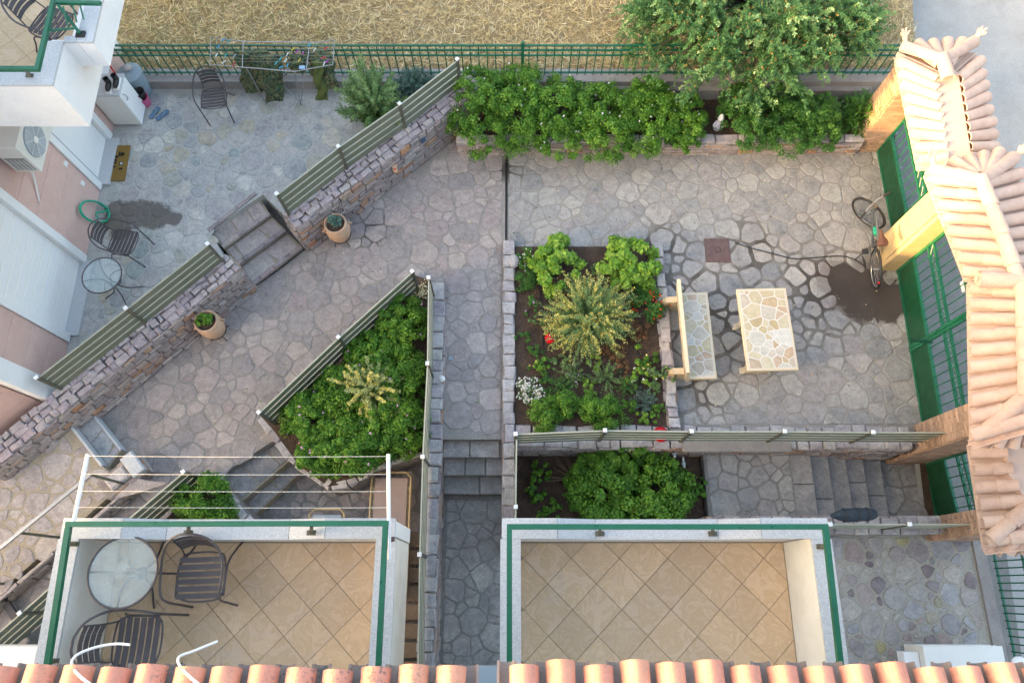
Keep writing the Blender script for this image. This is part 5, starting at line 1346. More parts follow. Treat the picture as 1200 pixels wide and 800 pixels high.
MB().frame(ctr + Vector((.045, -.02, .0215)), (1, 0, 0), (0, 1, 0), (0, 0, 1), .02, .022, .003).build('printed_square', G['granite'], dm)
# hose coil on the wall/ground by the chair
r = random.Random(4); pts = []
for k in range(0, 3 * 18):
    a = 2 * math.pi * k / 18; rr = 1 + .1 * math.sin(k * .37)
    x = 116 + 17 * rr * math.cos(a) ; y = 247 + 12 * rr * math.sin(a) + (4 * math.cos(a))
    x -= 6; v_ = P(x, y, 0); kx = v_.x / 11.5; zz = max(PAT + .03 + .02 * (k // 18), 11.5 - 7.03 / -kx); pts.append(P(x, y, zz))
pts += [P(112, 250, PAT + .12), P(116, 256, PAT + .05)]
MB().tube(bez(pts, 2), .014, 8).build('garden_hose', G['hose'], smooth=True, label='coiled bright green garden hose hanging at the house wall by the patio chair', cat='hose')

# air conditioners
def fan_unit(x0, x1, y0, y1, z0, z1, label, face='+x', m=None):
    t = empty('air_conditioner', ((x0 + x1) / 2, (y0 + y1) / 2, z0), label, 'air conditioner', 'outdoor air conditioner units')
    MB().box(x0, x1, y0, y1, z0, z1).build('casing', G['ac'], t)
    MB().frame(((x0 + x1) / 2, (y0 + y1) / 2, z1 + .008), (1, 0, 0), (0, 1, 0), (0, 0, 1), (x1 - x0) / 2 + .008, (y1 - y0) / 2 + .008, .012, .006).build('lid', G['ac'], t)
    if face == '+x':
        c = Vector((x1 + .002, y0 + (y1 - y0) * .42, (z0 + z1) / 2)); ax = Vector((1, 0, 0)); s1_, s2_ = Vector((0, 1, 0)), Vector((0, 0, 1)); R0 = (z1 - z0) * .42
        MB().lathe([(R0, 0), (R0, .008), (R0 * .98, .01), (0, .006)], c, 28, axis=ax).build('fan_recess', G['grey_plastic'], t)
        gb = MB()
        for k in range(1, 10): gb.tube([c + ax * .022 + (s1_ * math.cos(R(a)) + s2_ * math.sin(R(a))) * R0 * k / 9.5 for a in range(0, 360, 15)], .0035, 4, closed=True)
        for k in range(8): gb.tube([c + ax * .02, c + ax * .02 + (s1_ * math.cos(R(45 * k)) + s2_ * math.sin(R(45 * k))) * R0], .004, 4)
        gb.build('fan_guard', G['white_metal'], t); MB().lathe([(.05, .02), (.045, .03), (0, .032)], c, 16, axis=ax).build('fan_hub', G['white_metal'], t)
        g2 = MB()
        MB().box(x0 + .03, x1 - .05, y0 - .004, y0 + .002, z0 + .04, z1 - .25).build('coil_panel', G['black'], t)
        for k in range(9): zz = z0 + .05 + k * (z1 - z0 - .32) / 8; g2.beam((x0 + .03, y0 - .008, zz), (x1 - .05, y0 - .008, zz), .006, .008)
        for k in range(5): xx = x0 + .05 + k * (x1 - x0 - .12) / 4; g2.beam((xx, y0 - .012, z0 + .04), (xx, y0 - .012, z1 - .26), .008, .006)
        g2.build('coil_guard', G['ac'], t)
    return t
p = P(46, 201, 2.55)
fan_unit(XW + .08, XW + .44, p.y + .0, p.y + .78, 2.55, 3.12, 'cream air conditioner with round fan mounted under the upper left balcony')
MB().tube(bez([(XW + .1, p.y + .2, 2.54), (XW + .05, p.y + .18, 2.2), (XW + .02, p.y - .1, 1.9)], 4), .015, 6).build('drain_pipe', G['ac'], label='pale drain pipe hanging below the upper left air conditioner', cat='pipe')
a, b = P(1064, 768, .35), P(1178, 768, .35)
t = fan_unit(a.x + .24, b.x - .02, -1.22, a.y + .12, LAND + .25, .33, 'white air conditioner at the lower right behind the roof tiles', face='y')
MB().box(a.x + .02, a.x + .23, -1.2, a.y + .04, LAND + .45, .2).build('valve_box', G['white_metal'], t)
for z_ in (.24, .1): MB().box(a.x + .26, b.x - .04, a.y + .121, a.y + .13, z_, z_ + .02).build('casing_rib', G['white_metal'], t)
MB().ball(P(1195, 777, .3), .12, .1, .06).build('meter_cap', G['white_metal'], label='white plastic cap in the lower right corner beside the iron fence', cat='cap')

# clothes rack with camouflage clothes
rt = [P(247, 44, PAT + .95), P(285, 49, PAT + .95), P(372, 50, PAT + .95), P(392, 47, PAT + .95), P(390, 76, PAT + .95), P(345, 84, PAT + .95), P(285, 79, PAT + .95), P(246, 76, PAT + .95)]
dr = empty('clothes_rack', P(335, 110, PAT), 'folding metal clothes rack hung with camouflage clothes and pegs', 'clothes rack')
MB().tube(rt, .009, 6, closed=True).build('wing_frame', G['steel'], dr)
for a, b in (((285, 49), (284, 80)), ((363, 50), (359, 82))): MB().tube([P(*a, PAT + .95), P(*b, PAT + .95)], .009, 6).build('cross_bar', G['steel'], dr)
for k in range(7):
    t = .12 + k * .127; a = P(247, 44 + 32 * t, PAT + .955); b = P(392, 47 + 30 * t, PAT + .955)
    MB().tube([a, b], .0022, 4).build('line', G['steel'], dr)
for a, b in ((P(356, 52, PAT + .94), P(311, 123, PAT + .015)), (P(345, 84, PAT + .94), P(352, 123, PAT + .015)), (P(356, 96, PAT + .6), P(352, 122, PAT + .015)), (P(290, 52, PAT + .94), P(352, 122, PAT + .02)), (P(289, 80, PAT + .94), P(312, 122, PAT + .02))):
    MB().tube([a, b], .009, 6).build('leg', G['steel'], dr)
def cloth(name, top, bot, w0, w1, label, cat, mt, seed, thick=.05, twist=0):
    """hanging garment from top line (two points) down to bot"""
    r = random.Random(seed); mb = MB(); n, m_ = 24, 16
    a, b = Vector(top[0]), Vector(top[1]); c = Vector(bot); u = (b - a); vs_ = []
    mid = (a + b) / 2
    for i in range(n + 1):
        t = i / n; ctr_ = mid.lerp(c, t); w = (u.length * w0 * (1 - t) + u.length * w1 * t) / 2 * (1 + .1 * math.sin(t * 9 + seed))
        ud = u.normalized(); nd_ = ud.cross((c - mid).normalized()).normalized()
        for k in range(m_):
            ang = 2 * math.pi * k / m_
            th = thick * (1 + .5 * math.sin(3 * ang + t * 7 + seed)) * (.5 + .8 * math.sin(math.pi * min(1, t * 1.1 + .05)))
            vs_.append(ctr_ + ud * math.cos(ang) * w + nd_ * math.sin(ang) * th + ud * (.025 * math.sin(4 * t * 3 + seed * 2) + .015 * math.sin(13 * t + 3 * ang)) + nd_ * .02 * math.sin(17 * t + 2 * ang))
    f = [(i * m_ + k, i * m_ + (k + 1) % m_, (i + 1) * m_ + (k + 1) % m_, (i + 1) * m_ + k) for i in range(n) for k in range(m_)]
    f += [tuple(range(m_))[::-1], tuple(n * m_ + k for k in range(m_))]
    return mb.add(vs_, f).build(name, mt, smooth=True, label=label, cat=cat, group='camouflage clothes on the rack')
hz = PAT + .95
cloth('trousers', (P(282, 60, hz), P(303, 60, hz)), P(297, 108, PAT + .25), 1.7, 1.0, 'camouflage trouser leg hanging leftmost from the clothes rack', 'trousers', G['camo'], 1, .09)
cloth('trousers', (P(300, 65, hz), P(323, 65, hz)), P(322, 118, PAT + .2), 1.6, 1.0, 'camouflage trousers hanging second from the left on the rack', 'trousers', G['camo'], 2, .1)
cloth('cap', (P(340, 64, hz + .02), P(357, 64, hz + .02)), P(350, 86, PAT + .75), 1.4, 1.3, 'small camouflage cloth with a pale patch lying on the rack', 'cloth', G['camo'], 3, .06)
cloth('jacket', (P(364, 58, hz), P(380, 58, hz)), P(384, 104, PAT + .4), 1.9, 1.7, 'dark camouflage jacket hanging rightmost from the clothes rack', 'jacket', G['camo'], 5, .09)
cloth('sleeve_shirt', (P(366, 72, hz), P(374, 72, hz)), P(379, 117, PAT + .2), 1.2, 1.7, 'plain olive sleeve hanging below the dark jacket on the rack', 'shirt', mat('olive cloth', (.12, .15, .045), (.09, .12, .035), .95, 10, bump=.3), 6, .05)
MB().frame(P(354, 79, PAT + .93), (1, 0, 0), (0, 1, .1), (0, 0, 1), .05, .03, .004).build('cloth_label', mat('pale blue', (.35, .55, .75), None, .7), label='small pale blue label on the camouflage cloth of the rack', cat='label')
G['peg'] = {}
cols = {'blue': (.03, .35, .6), 'white': (.75, .78, .78), 'red': (.7, .06, .07), 'purple': (.45, .07, .45), 'yellow': (.75, .6, .06), 'teal': (.05, .45, .5), 'grey': (.4, .45, .55)}
for k_, c_ in cols.items(): G['peg'][k_] = mat(k_ + ' plastic peg', c_, None, .5, 5, bump=0, grain=.02)
pegs = [('blue', 262, 47, 50), ('teal', 268, 49, 40), ('blue', 256, 55, 45), ('white', 254, 65, 60), ('white', 263, 73, 35), ('teal', 265, 65, 55), ('grey', 275, 66, 60), ('red', 274, 76, 80), ('purple', 348, 61, 50), ('purple', 355, 63, 60), ('yellow', 344, 58, 30), ('yellow', 351, 71, 60), ('teal', 329, 69, 60), ('white', 337, 64, 70), ('teal', 324, 74, 60), ('white', 335, 71, 60), ('blue', 337, 77, 70), ('red', 382, 57, 30), ('red', 379, 68, 10), ('purple', 384, 72, 50), ('white', 369, 59, 60), ('white', 380, 75, 70), ('teal', 363, 53, 30), ('blue', 330, 79, 20)]
def peglabel(c_, px, py):
    same = sorted([(q[1], q[2]) for q in pegs if q[0] == c_]); k = same.index((px, py)); n = len(same)
    if n == 1: return 'the only ' + c_ + ' plastic clothes peg on the clothes rack'
    o = 'leftmost' if k == 0 else 'rightmost' if k == n - 1 else ('second', 'third', 'fourth', 'fifth', 'sixth')[k - 1] + ' from the left'
    return o + ' of the ' + c_ + ' plastic clothes pegs on the clothes rack'
for c_, px, py, a in pegs:
    o = P(px, py, hz + .012); u = Vector((math.cos(R(a)), math.sin(R(a)), .15))
    mb = MB().beam(o - u * .04, o + u * .04 + Vector((0, 0, .008)), .012, .01).beam(o - u * .04 + Vector((0, 0, .012)), o + u * .04 + Vector((0, 0, .004)), .012, .01)
    mb.build('clothes_peg', G['peg'][c_], label=peglabel(c_, px, py), cat='peg', group='clothes pegs on the rack')

# clothes line fixed to the left balcony
cl = empty('clothes_line', P(280, 575, 5.0), 'two white rods reaching out from the left balcony with four lines strung between them', 'clothes line')
for a, b in (((86, 613), (103, 532)), ((456, 655), (455, 532))): MB().tube([P(*a, 5.0), P(*b, 5.0)], .018, 8).build('rod', G['white_metal'], cl, smooth=True)
for ya in (534, 555, 575, 594):
    xa = 103 - (ya - 532) * .21; a, b = P(xa, ya, 5.02), P(455.5, ya + .5, 5.02); n = 12
    MB().tube([a.lerp(b, k / n) - Vector((0, 0, .04 * math.sin(math.pi * k / n))) for k in range(n + 1)], .002, 4).build('line', G['whiteglaze'], cl)
MB().frame(P(458, 632, 4.96), (1, .2, 0), (0, 1, 0), (0, 0, 1), .03, .02, .02).build('clamp', G['rust'], cl)
# handrail at the side terrace
hr = empty('handrail', P(110, 570, LP), 'grey steel handrail over the side terrace at the lower left', 'handrail')
tops = [P(106, 556, 1.28), P(22, 624, 1.28), P(-50, 683, 1.28)]; bases = [P(148, 570, LP + .0), P(73, 632, LP), P(-5, 700, LP)]
MB().beam(tops[0], tops[2], .045, .03).build('rail', G['steel'], hr)
for t, b in zip(tops, bases): MB().beam(Vector((t.x, t.y, LP - .2)), t, .035, .035).build('post', G['slat_post'], hr)
b = P(28, 745, .0); MB().beam(P(2, 698, .12), P(32, 745, .02), .1, .05).build('metal_bar', G['brown_metal'], label='dark square metal bar on the ground at the far lower left', cat='bar')
MB().tube([P(-5, 701, .25), P(8, 700, .25)], .06, 8).build('dark_bag', G['black'], label='small black object at the left edge below the side terrace', cat='bag')

# loungers below the left balcony
def lounger(x0, x1, y0, y1, z, label, mfab, mframe):
    t = empty('sun_lounger', ((x0 + x1) / 2, (y0 + y1) / 2, z), label, 'sun lounger'); h = .36
    c = [(x0 + .08, y1), (x1 - .08, y1), (x1, y1 - .08), (x1, y0 + .08), (x1 - .08, y0), (x0 + .08, y0), (x0, y0 + .08), (x0, y1 - .08)]
    MB().tube([(a, b, z + h) for a, b in c], .018, 8, closed=True).build('frame', mframe, t, smooth=True)
    MB().frame(((x0 + x1) / 2, (y0 + y1) / 2 - .03, z + h + .004), (1, 0, 0), (0, 1, 0), (0, 0, 1), (x1 - x0) / 2 - .055, (y1 - y0) / 2 - .06, .006, .003).build('fabric', mfab, t)
    mb = MB(); n = int((y1 - y0) / .045)
    for k in range(n):
        y = y0 + .06 + k * .045
        for s in (0, 1):
            xa, xb = (x0, x0 + .06) if s == 0 else (x1 - .06, x1)
            mb.tube([(xa, y, z + h), (xb, y, z + h)], .004, 4, cap=False)
    mb.build('spring_lacing', mframe, t, kind='stuff')
    for x in (x0 + .03, x1 - .03):
        for y in (y0 + .3, y1 - .25): MB().tube([(x, y, z + h), (x, y, z)], .014, 6).build('leg', mframe, t)
a, b = P(436, 553, LOW + .38), P(482, 553, LOW + .38)
G['beige'] = mat('dusty pink canvas', (.42, .32, .28), (.38, .28, .25), .9, 5, bump=.2, bscale=140)
G['brass'] = mat('old cream frame paint', (.55, .42, .22), (.45, .33, .17), .5, 7)
lounger(a.x, b.x, a.y - 1.9, a.y, LOW, 'dusty pink sun lounger with cream tube frame beside the passage wall', G['beige'], G['brass'])
a, b = P(363, 596, LOW + .38), P(404, 596, LOW + .38)
G['bluecloth'] = mat('pale blue fabric', (.28, .36, .43), (.4, .46, .5), .9, 14)
lounger(a.x, b.x, a.y - 1.2, a.y, LOW, 'pale blue folding lounger almost hidden under the left balcony', G['bluecloth'], G['brass'])
pl_ = empty('plank_stack', P(488, 690, LOW), 'old wooden planks lying in the dark gap beside the left balcony', 'planks')
r = random.Random(9)
for k in range(8):
    y = .75 - k * .27; MB().frame((-1.62 + r.uniform(-.03, .03), y, LOW + .16 + r.uniform(0, .03)), (1, r.uniform(-.06, .06), 0), (0, 1, 0), (0, 0, 1), .24, .11, .02, .004).build('plank', G['wood'], pl_)
# rolled cover on the short fence
a, b = P(976, 604, .78), P(1026, 602, .78)
rc = MB().tube([a - Vector((.03, 0, 0)), a.lerp(b, .12), a.lerp(b, .3), a.lerp(b, .6), a.lerp(b, .9), b], [.02, .07, .1, .095, .085, .06], 12).build('rolled_cover', mat('dark blue cover', (.015, .025, .04), (.03, .045, .06), .7, 12, bump=.8, bscale=30, bdist=.02), smooth=True, label='dark blue rolled cover tied along the top of the short fence by the stairs', cat='cover')
for t in (.25, .55, .8): MB().tube([a.lerp(b, t) + Vector((0, math.cos(R(k)) * .1, math.sin(R(k)) * .1)) for k in range(0, 360, 30)], .006, 4, closed=True).build('tie', G['black'], rc)
# garden ornaments
def mushroom(q, z, s, label):
    b = Vector(q); t = empty('toadstool_ornament', b, label, 'garden ornament', 'red toadstool ornaments')
    MB().lathe([(.03 * s, 0), (.035 * s, .03 * s), (.025 * s, .12 * s)], b, 12).build('stalk', G['whiteglaze'], t, smooth=True)
    MB().lathe([(.03 * s, .1 * s), (.095 * s, .105 * s), (.1 * s, .13 * s), (.085 * s, .165 * s), (.05 * s, .19 * s), (0, .2 * s)], b, 20).build('red_cap', G['red'], t, smooth=True)
    for k in range(13):
        a = k * 2.4; rr = .09 * s * math.sqrt((k + .3) / 13); hz_ = .2 * s - .07 * s * (rr / (.095 * s)) ** 2.2
        MB().ball(b + Vector((rr * math.cos(a), rr * math.sin(a), hz_ - .003)), .011 * s, rz=.006 * s, seg=7, rings=4).build('white_spot', G['whiteglaze'], t)
mushroom(P(645, 399, .07), .07, 1.0, 'red toadstool ornament with white spots left of the yellow flowering shrub')
mushroom(P(772, 511, .07), .07, 1.25, 'red toadstool ornament half hidden behind the long slat fence')
g = P(840, 150, .36); t = empty('garden_gnome', g, 'small white painted garden gnome figure in the gap of the hedge', 'garden ornament')
MB().lathe([(.075, 0), (.085, .04), (.075, .13), (.05, .2), (.035, .22)], g, 16).build('body', mat('lilac glaze', (.6, .5, .62), (.75, .72, .75), .35, 9, bump=0), t, smooth=True)
MB().ball(g + Vector((0, 0, .265)), .05).build('head', mat('pale skin glaze', (.75, .65, .4), None, .4, 5, bump=0), t, smooth=True)
MB().lathe([(.056, .275), (.05, .31), (.03, .36), (.012, .39), (0, .4)], g, 14).build('hat', G['whiteglaze'], t, smooth=True)
MB().lathe([(.03, .235), (.04, .24), (.02, .19), (0, .16)], g + Vector((0, -.03, 0)), 10).build('beard', G['whiteglaze'], t, smooth=True)
for s in (-1, 1): MB().tube([g + Vector((.06 * s, 0, .18)), g + Vector((.1 * s, -.03, .13)), g + Vector((.05 * s, -.07, .12))], .018, 7).build('arm', G['whiteglaze'], t, smooth=True)
MB().ball(g + Vector((.1, -.04, .16)), .028, seg=8, rings=5).build('red_ball', G['pinkred'] if 'pinkred' in G else mat('pink red glaze', (.7, .03, .12), None, .3, 5, bump=0), t)
for k, (px, py, lb) in enumerate(((790, 531, 'white and blue glazed bird ornament nearest the dividing wall'), (801, 543, 'white and blue glazed bird ornament beside the lower leafy bed corner'))):
    o = P(px, py, -.3); t = empty('bird_ornament', (o.x, o.y, -.57), lb, 'garden ornament', 'glazed bird ornaments')
    MB().tube([(o.x, o.y, -.6), (o.x, o.y, -.3)], .006, 5).build('stake', G['black'], t)
    MB().ball(o, .035, .055, .035).build('bird_body', mat('blue white glaze', (.3, .45, .5), (.75, .78, .75), .3, 30, bump=0) if k == 0 else bpy.data.materials['blue white glaze'], t, smooth=True)
    MB().ball(o + Vector((0, -.055, .03)), .022).build('bird_head', G['whiteglaze'], t, smooth=True)
    MB().tube([o + Vector((0, .05, 0)), o + Vector((.0, .1, .02))], [.02, .006], 6).build('tail', G['whiteglaze'], t)
# wall ornament and blue plaques
wn_ = dn.normalized()
def on_wall(px, py, z): return P(px, py, z)
for px, py, z_, lb in ((135, 431, .62, 'small dark blue plaque set in the rubble wall left of the pot'), (490, 159, .66, 'small dark blue plaque set in the rubble wall near the hedge')):
    q = P(px, py, z_); u = Vector((-wn_.y, wn_.x, 0))
    dd = (Vector((q.x, q.y, 0)) - Vector((sA.x if px > 300 else sC.x, sA.y if px > 300 else sC.y, 0))).dot(wn_); q = q - wn_ * (dd - .19)
    MB().frame(q, u, (0, 0, 1), wn_, .055, .06, .012, .004).build('wall_plaque', mat('blue glaze', (.05, .1, .18), None, .35, 6, bump=0) if px < 300 else bpy.data.materials['blue glaze'], label=lb, cat='plaque', group='blue plaques in the rubble wall')
q = P(456, 192, .5); dd = (Vector((q.x, q.y, 0)) - Vector((sA.x, sA.y, 0))).dot(wn_); q = q - wn_ * (dd - .24)
t = empty('wall_lantern', q, 'little terracotta and red ornament hanging on the rubble wall', 'ornament')
MB().ball(q, .045, .045, .06).build('ornament_body', G['terracotta'], t, smooth=True); MB().ball(q + Vector((0, 0, .07)), .03).build('ornament_head', G['red'], t, smooth=True); MB().frame(q + Vector((0, 0, .12)), (1, 0, 0), (0, 1, 0), (0, 0, 1), .04, .04, .012, .004).build('ornament_roof', G['brickc'], t)
q = P(518, 444, .12); MB().lathe([(.05, 0), (.055, .03), (.03, .05), (0, .055)], q, 14).build('wall_lamp', G['whiteglaze'], smooth=True, label='small white round lamp on the passage wall', cat='lamp')
q = P(528, 420, .015); MB().lathe([(.035, 0), (.035, .02), (.02, .022), (0, .018)], q, 14).build('floor_drain', G['grey_plastic'], label='round grey blue drain cap in the passage floor', cat='floor drain')
q = P(602, 306, .14); MB().ball(q, .1, .14, .06, 9, 6).build('boulder', G['cap_stone'], label='pale blue grey boulder on the bed edging at its top left corner', cat='boulder')
# irrigation pipes in the flower bed
for k, (xa, ya, xb, yb, lb) in enumerate(((631, 325, 636, 405, 'left'), (684, 395, 690, 450, 'middle'), (746, 395, 752, 495, 'right'))):
    cable('irrigation_pipe', [P(xa, ya, .09), P((xa + xb) / 2 + 1, (ya + yb) / 2, .1), P(xb, yb, .09)], .011, G['black'], lb + 'most black irrigation pipe lying on the soil of the flower bed' if lb != 'middle' else 'middle black irrigation pipe on the soil below the yellow shrub', 'pipe', grp='irrigation pipes in the flower bed')

# ------------------------------------------------------------------ vegetation
def spray(name, c, rx, ry, h, ntwig, nleaf, size, m, label, cat='shrub', tip=None, tipfrac=.25, group=None, aspect=3, spread=1.0, droop=.15, woody=None, base_r=.05, tipsize=1.0, rmin=.15, inner=.25, fname='foliage', sparse=0, nstem=60):
    """stems radiating from the foot, leaflets along them, optional coloured tips"""
    g = nprng; root = empty(name, c, label, cat, group); c = np.array(c)
    th = g.uniform(0, 2 * math.pi, ntwig); rr = np.sqrt(g.uniform(rmin ** 2, 1, ntwig)) * spread
    top = np.stack([np.cos(th) * rr * rx, np.sin(th) * rr * ry, h * np.sqrt(np.maximum(0, 1 - (rr / spread) ** 2 * .85)) * g.uniform(.75, 1.1, ntwig)], 1)
    top[:, 0] += g.normal(size=ntwig) * rx * .12; top[:, 1] += g.normal(size=ntwig) * ry * .12; top[:, 2] *= g.uniform(.7, 1.15, ntwig)
    mid = top * np.array([.42, .42, .68]) + g.normal(size=(ntwig, 3)) * .09 * rx; b0 = g.normal(size=(ntwig, 3)) * base_r; b0[:, 2] = 0
    k = g.integers(0, ntwig, nleaf); t = inner + (1 - inner) * g.uniform(0, 1, nleaf) ** .8
    def cur(k, t):
        t = t[:, None]; p = (1 - t) ** 2 * b0[k] + 2 * t * (1 - t) * mid[k] + t ** 2 * top[k]
        p[:, 2] -= droop * (t[:, 0] ** 3) * rr[k] * h; return p
    p = cur(k, t); p2 = cur(k, np.minimum(t + .03, 1.03)); d = p2 - p; d /= np.linalg.norm(d, axis=1, keepdims=True) + 1e-9
    side = g.normal(size=(nleaf, 3)); side -= d * np.sum(side * d, 1, keepdims=True); side /= np.linalg.norm(side, axis=1, keepdims=True) + 1e-9
    ld = d * .7 + side; ld /= np.linalg.norm(ld, axis=1, keepdims=True)
    pts = c + p + ld * size * .5
    nr = np.cross(ld, np.cross([0, 0, 1.], ld)) + g.normal(size=(nleaf, 3)) * .3 + np.array([0, 0, .3])
    pts[:, 2] = np.maximum(pts[:, 2], c[2] + .01)
    tw_t = g.uniform(0, 1, ntwig)
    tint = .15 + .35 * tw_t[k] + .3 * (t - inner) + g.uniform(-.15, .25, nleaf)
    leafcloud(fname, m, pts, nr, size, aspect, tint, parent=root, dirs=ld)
    mb = MB()
    for i in range(min(ntwig, nstem)):
        q = [tuple(c + cur(np.array([i]), np.array([u]))[0]) for u in (0, .35, .7, .97)]
        mb.tube(q, [.007, .005, .004, .002], 4, cap=False)
    mb.build('stem', woody or G['bark'], root)
    if tip:
        nt_ = int(nleaf * tipfrac); k = g.integers(0, int(ntwig * .5), nt_); t = g.uniform(.66, 1.05, nt_)
        p = c + cur(k, t) + g.normal(size=(nt_, 3)) * size * .3 + np.array([0, 0, size * .3])
        leafcloud('flower', tip, p, g.normal(size=(nt_, 3)) * .5 + np.array([0, 0, 1]), size * tipsize, 1.5, parent=root, kind='stuff')
    return root
def PP(x, y, z, dz=0):
    p = P(x, y, z + dz); return (p.x, p.y, z)
# hedge in the long planter
HG = 'geranium shrubs in the long planter'
hd = [((560, 124), .58, .86, .75, 'leftmost bushy geranium shrub of the planter, by the rubble wall'), ((608, 122), .62, .86, .75, 'second geranium shrub from the left in the planter, with tiny white flowers'), ((658, 132), .58, .78, .66, 'third bushy shrub of the planter, spilling over the low wall'),
      ((708, 137), .6, .76, .64, 'fourth bushy shrub of the planter, left of the tree shade'), ((760, 133), .58, .76, .66, 'fifth bushy shrub of the planter, below the feathery tree'), ((805, 136), .38, .56, .5, 'sixth planter shrub, immediately left of the white gnome')]
for i, (p, rx, ry, h, lb) in enumerate(hd):
    bush('geranium_shrub', PP(*p, .33, .4), rx, ry, h, 17000, .042, L['bright'], lb, 'shrub', HG, clumps=130, flowers=(L['white'], 16, .03), crad=.2)
for p, rx, ry, h, lb in (((880, 130), .52, .72, .62, 'bushy shrub immediately right of the white gnome'), ((925, 132), .5, .68, .6, 'middle shrub of the right hand planter group'), ((962, 136), .42, .58, .52, 'rightmost dense shrub in the planter, near the brick pillar')):
    bush('hedge_shrub', PP(*p, .33, .4), rx, ry, h, 17000, .036, L['deep'], lb, 'shrub', HG, clumps=130, crad=.2)
spray('strap_leaf_plant', PP(1012, 130, .35, .3), .4, .42, .6, 90, 1500, .14, L['deep'], 'dark strap leaved plant between the hedge and the brick pillar', 'plant', aspect=6)
# feathery tree beyond the fence
def mimosa():
    g = nprng; c0 = P(888, 20, 1.8); root = empty('feathery_tree', (c0.x, 9.75, .6), 'large feathery green tree leaning over the iron fence at the top right', 'tree')
    cx, cy, cz = c0.x, c0.y + .1, 1.25; rx, ry, rz = 2.15, 1.5, 1.35
    mb = MB(); mb.tube(bez([(cx, 9.75, .5), (cx + .05, 9.8, 1.0), (cx - .05, 9.7, 1.4)], 3), [.11, .1, .09, .085, .08, .075, .07], 8)
    mb.build('trunk', G['bark'], root, smooth=True)
    nb = 150; tips = []; lb_ = MB()
    for i in range(nb):
        a = g.uniform(0, 2 * math.pi); r_ = g.uniform(.02, 1) ** .42; x, y = math.cos(a) * r_ * rx, math.sin(a) * r_ * ry
        z = rz * math.sqrt(max(0, 1 - r_ * r_)) * g.uniform(.7, 1.05) + .0
        tips.append((cx + x, cy + y, cz + z)); s = Vector((cx, 9.72, 1.3)); e = Vector(tips[-1])
        lb_.tube([s, s.lerp(e, .5) + Vector((0, 0, .18)), e], [.03, .016, .006], 5, cap=False)
    lb_.build('limb', G['bark'], root)
    tips = np.array(tips)
    nt_ = 3400; k = g.integers(0, nb, nt_); s = np.array([cx, 9.72, 1.3]); st_ = s + (tips[k] - s) * g.uniform(.6, 1.0, (nt_, 1))
    out = (tips[k] - np.array([cx, cy, cz - .3])); out /= np.linalg.norm(out, axis=1, keepdims=True)
    dr_ = out * .7 + g.normal(size=(nt_, 3)) * .55; dr_ /= np.linalg.norm(dr_, axis=1, keepdims=True); ln = g.uniform(.22, .55, (nt_, 1))
    n = 230000; q = g.integers(0, nt_, n); t = g.uniform(0.05, 1, (n, 1))
    p = st_[q] + dr_[q] * ln[q] * t + np.array([0, 0, -.12]) * t ** 2
    side = g.normal(size=(n, 3)); side -= dr_[q] * np.sum(side * dr_[q], 1, keepdims=True); side /= np.linalg.norm(side, axis=1, keepdims=True)
    ld = dr_[q] * .6 + side; ld /= np.linalg.norm(ld, axis=1, keepdims=True); sz = .055
    p = p + ld * sz * .5
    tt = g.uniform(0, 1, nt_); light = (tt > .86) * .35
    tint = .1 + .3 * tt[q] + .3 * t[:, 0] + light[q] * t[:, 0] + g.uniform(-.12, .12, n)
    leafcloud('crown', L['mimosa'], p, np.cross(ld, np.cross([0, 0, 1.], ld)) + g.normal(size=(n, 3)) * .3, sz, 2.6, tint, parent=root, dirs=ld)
    m = 9000; q = g.integers(0, nt_, m); p = st_[q] + dr_[q] * ln[q] * g.uniform(.1, .8, (m, 1)) + g.normal(size=(m, 3)) * .02
    keep = (mask_ := np.sin(p[:, 0] * 2.1 + 1) + np.cos(p[:, 1] * 3) > -.4)
    leafcloud('seed_pods', L['orange'], p[keep], g.normal(size=(int(keep.sum()), 3)) + np.array([0, 0, .6]), .04, 1.6, parent=root, kind='stuff')
mimosa()
# upper patio plants
spray('olive_bush', PP(436, 125, PAT, .5), .56, .62, 1.45, 140, 12000, .065, L['olive'], 'upright grey green olive like bush by the diagonal fence on the patio', 'shrub', droop=.05, aspect=3.2, inner=.15)
spray('lavender_shrub', PP(486, 100, PAT, .25), .5, .36, .6, 110, 6500, .05, L['blue'], 'pale blue green shrub behind the top end of the diagonal fence', 'shrub', aspect=4)
# wedge bed
WG = 'geranium plants of the wedge bed'
for p, rx, ry, h, lb in (((468, 378), .42, .55, .42, 'deep green geranium at the narrow top of the wedge bed'), ((462, 440), .52, .6, .48, 'deep green geranium along the right fence of the wedge bed'), ((405, 462), .55, .55, .45, 'deep green geranium on the left side of the wedge bed'),
                       ((362, 486), .46, .42, .42, 'deep green geranium at the left tip of the wedge bed'), ((458, 500), .55, .5, .48, 'deep green geranium at the lower right of the wedge bed'), ((410, 522), .55, .48, .45, 'geranium with yellow green leaves at the bottom of the wedge bed'), ((432, 412), .42, .42, .38, 'deep green geranium behind the pale shrub of the wedge bed'), ((368, 530), .32, .3, .34, 'small deep green geranium over the bent kerb of the wedge bed')):
    bush('geranium_plant', PP(*p, .1, .3), rx, ry, h, 15000, .04, L['bright'], lb, 'shrub', WG, clumps=110, flowers=(L['pinkf'], 10, .03), crad=.22)
spray('pale_shrub', PP(430, 452, .12, .55), .56, .56, .85, 130, 9000, .045, L['pale'], 'pale yellow green twiggy shrub standing out of the wedge bed', 'shrub', tip=L['yellow'], tipfrac=.3, aspect=2.4, tipsize=.7)
bush('round_bush', PP(238, 588, .03, .3), .42, .44, .55, 12000, .04, L['bright'], 'small round green bush right of the striped slat fence end', 'shrub', clumps=60, crad=.3)
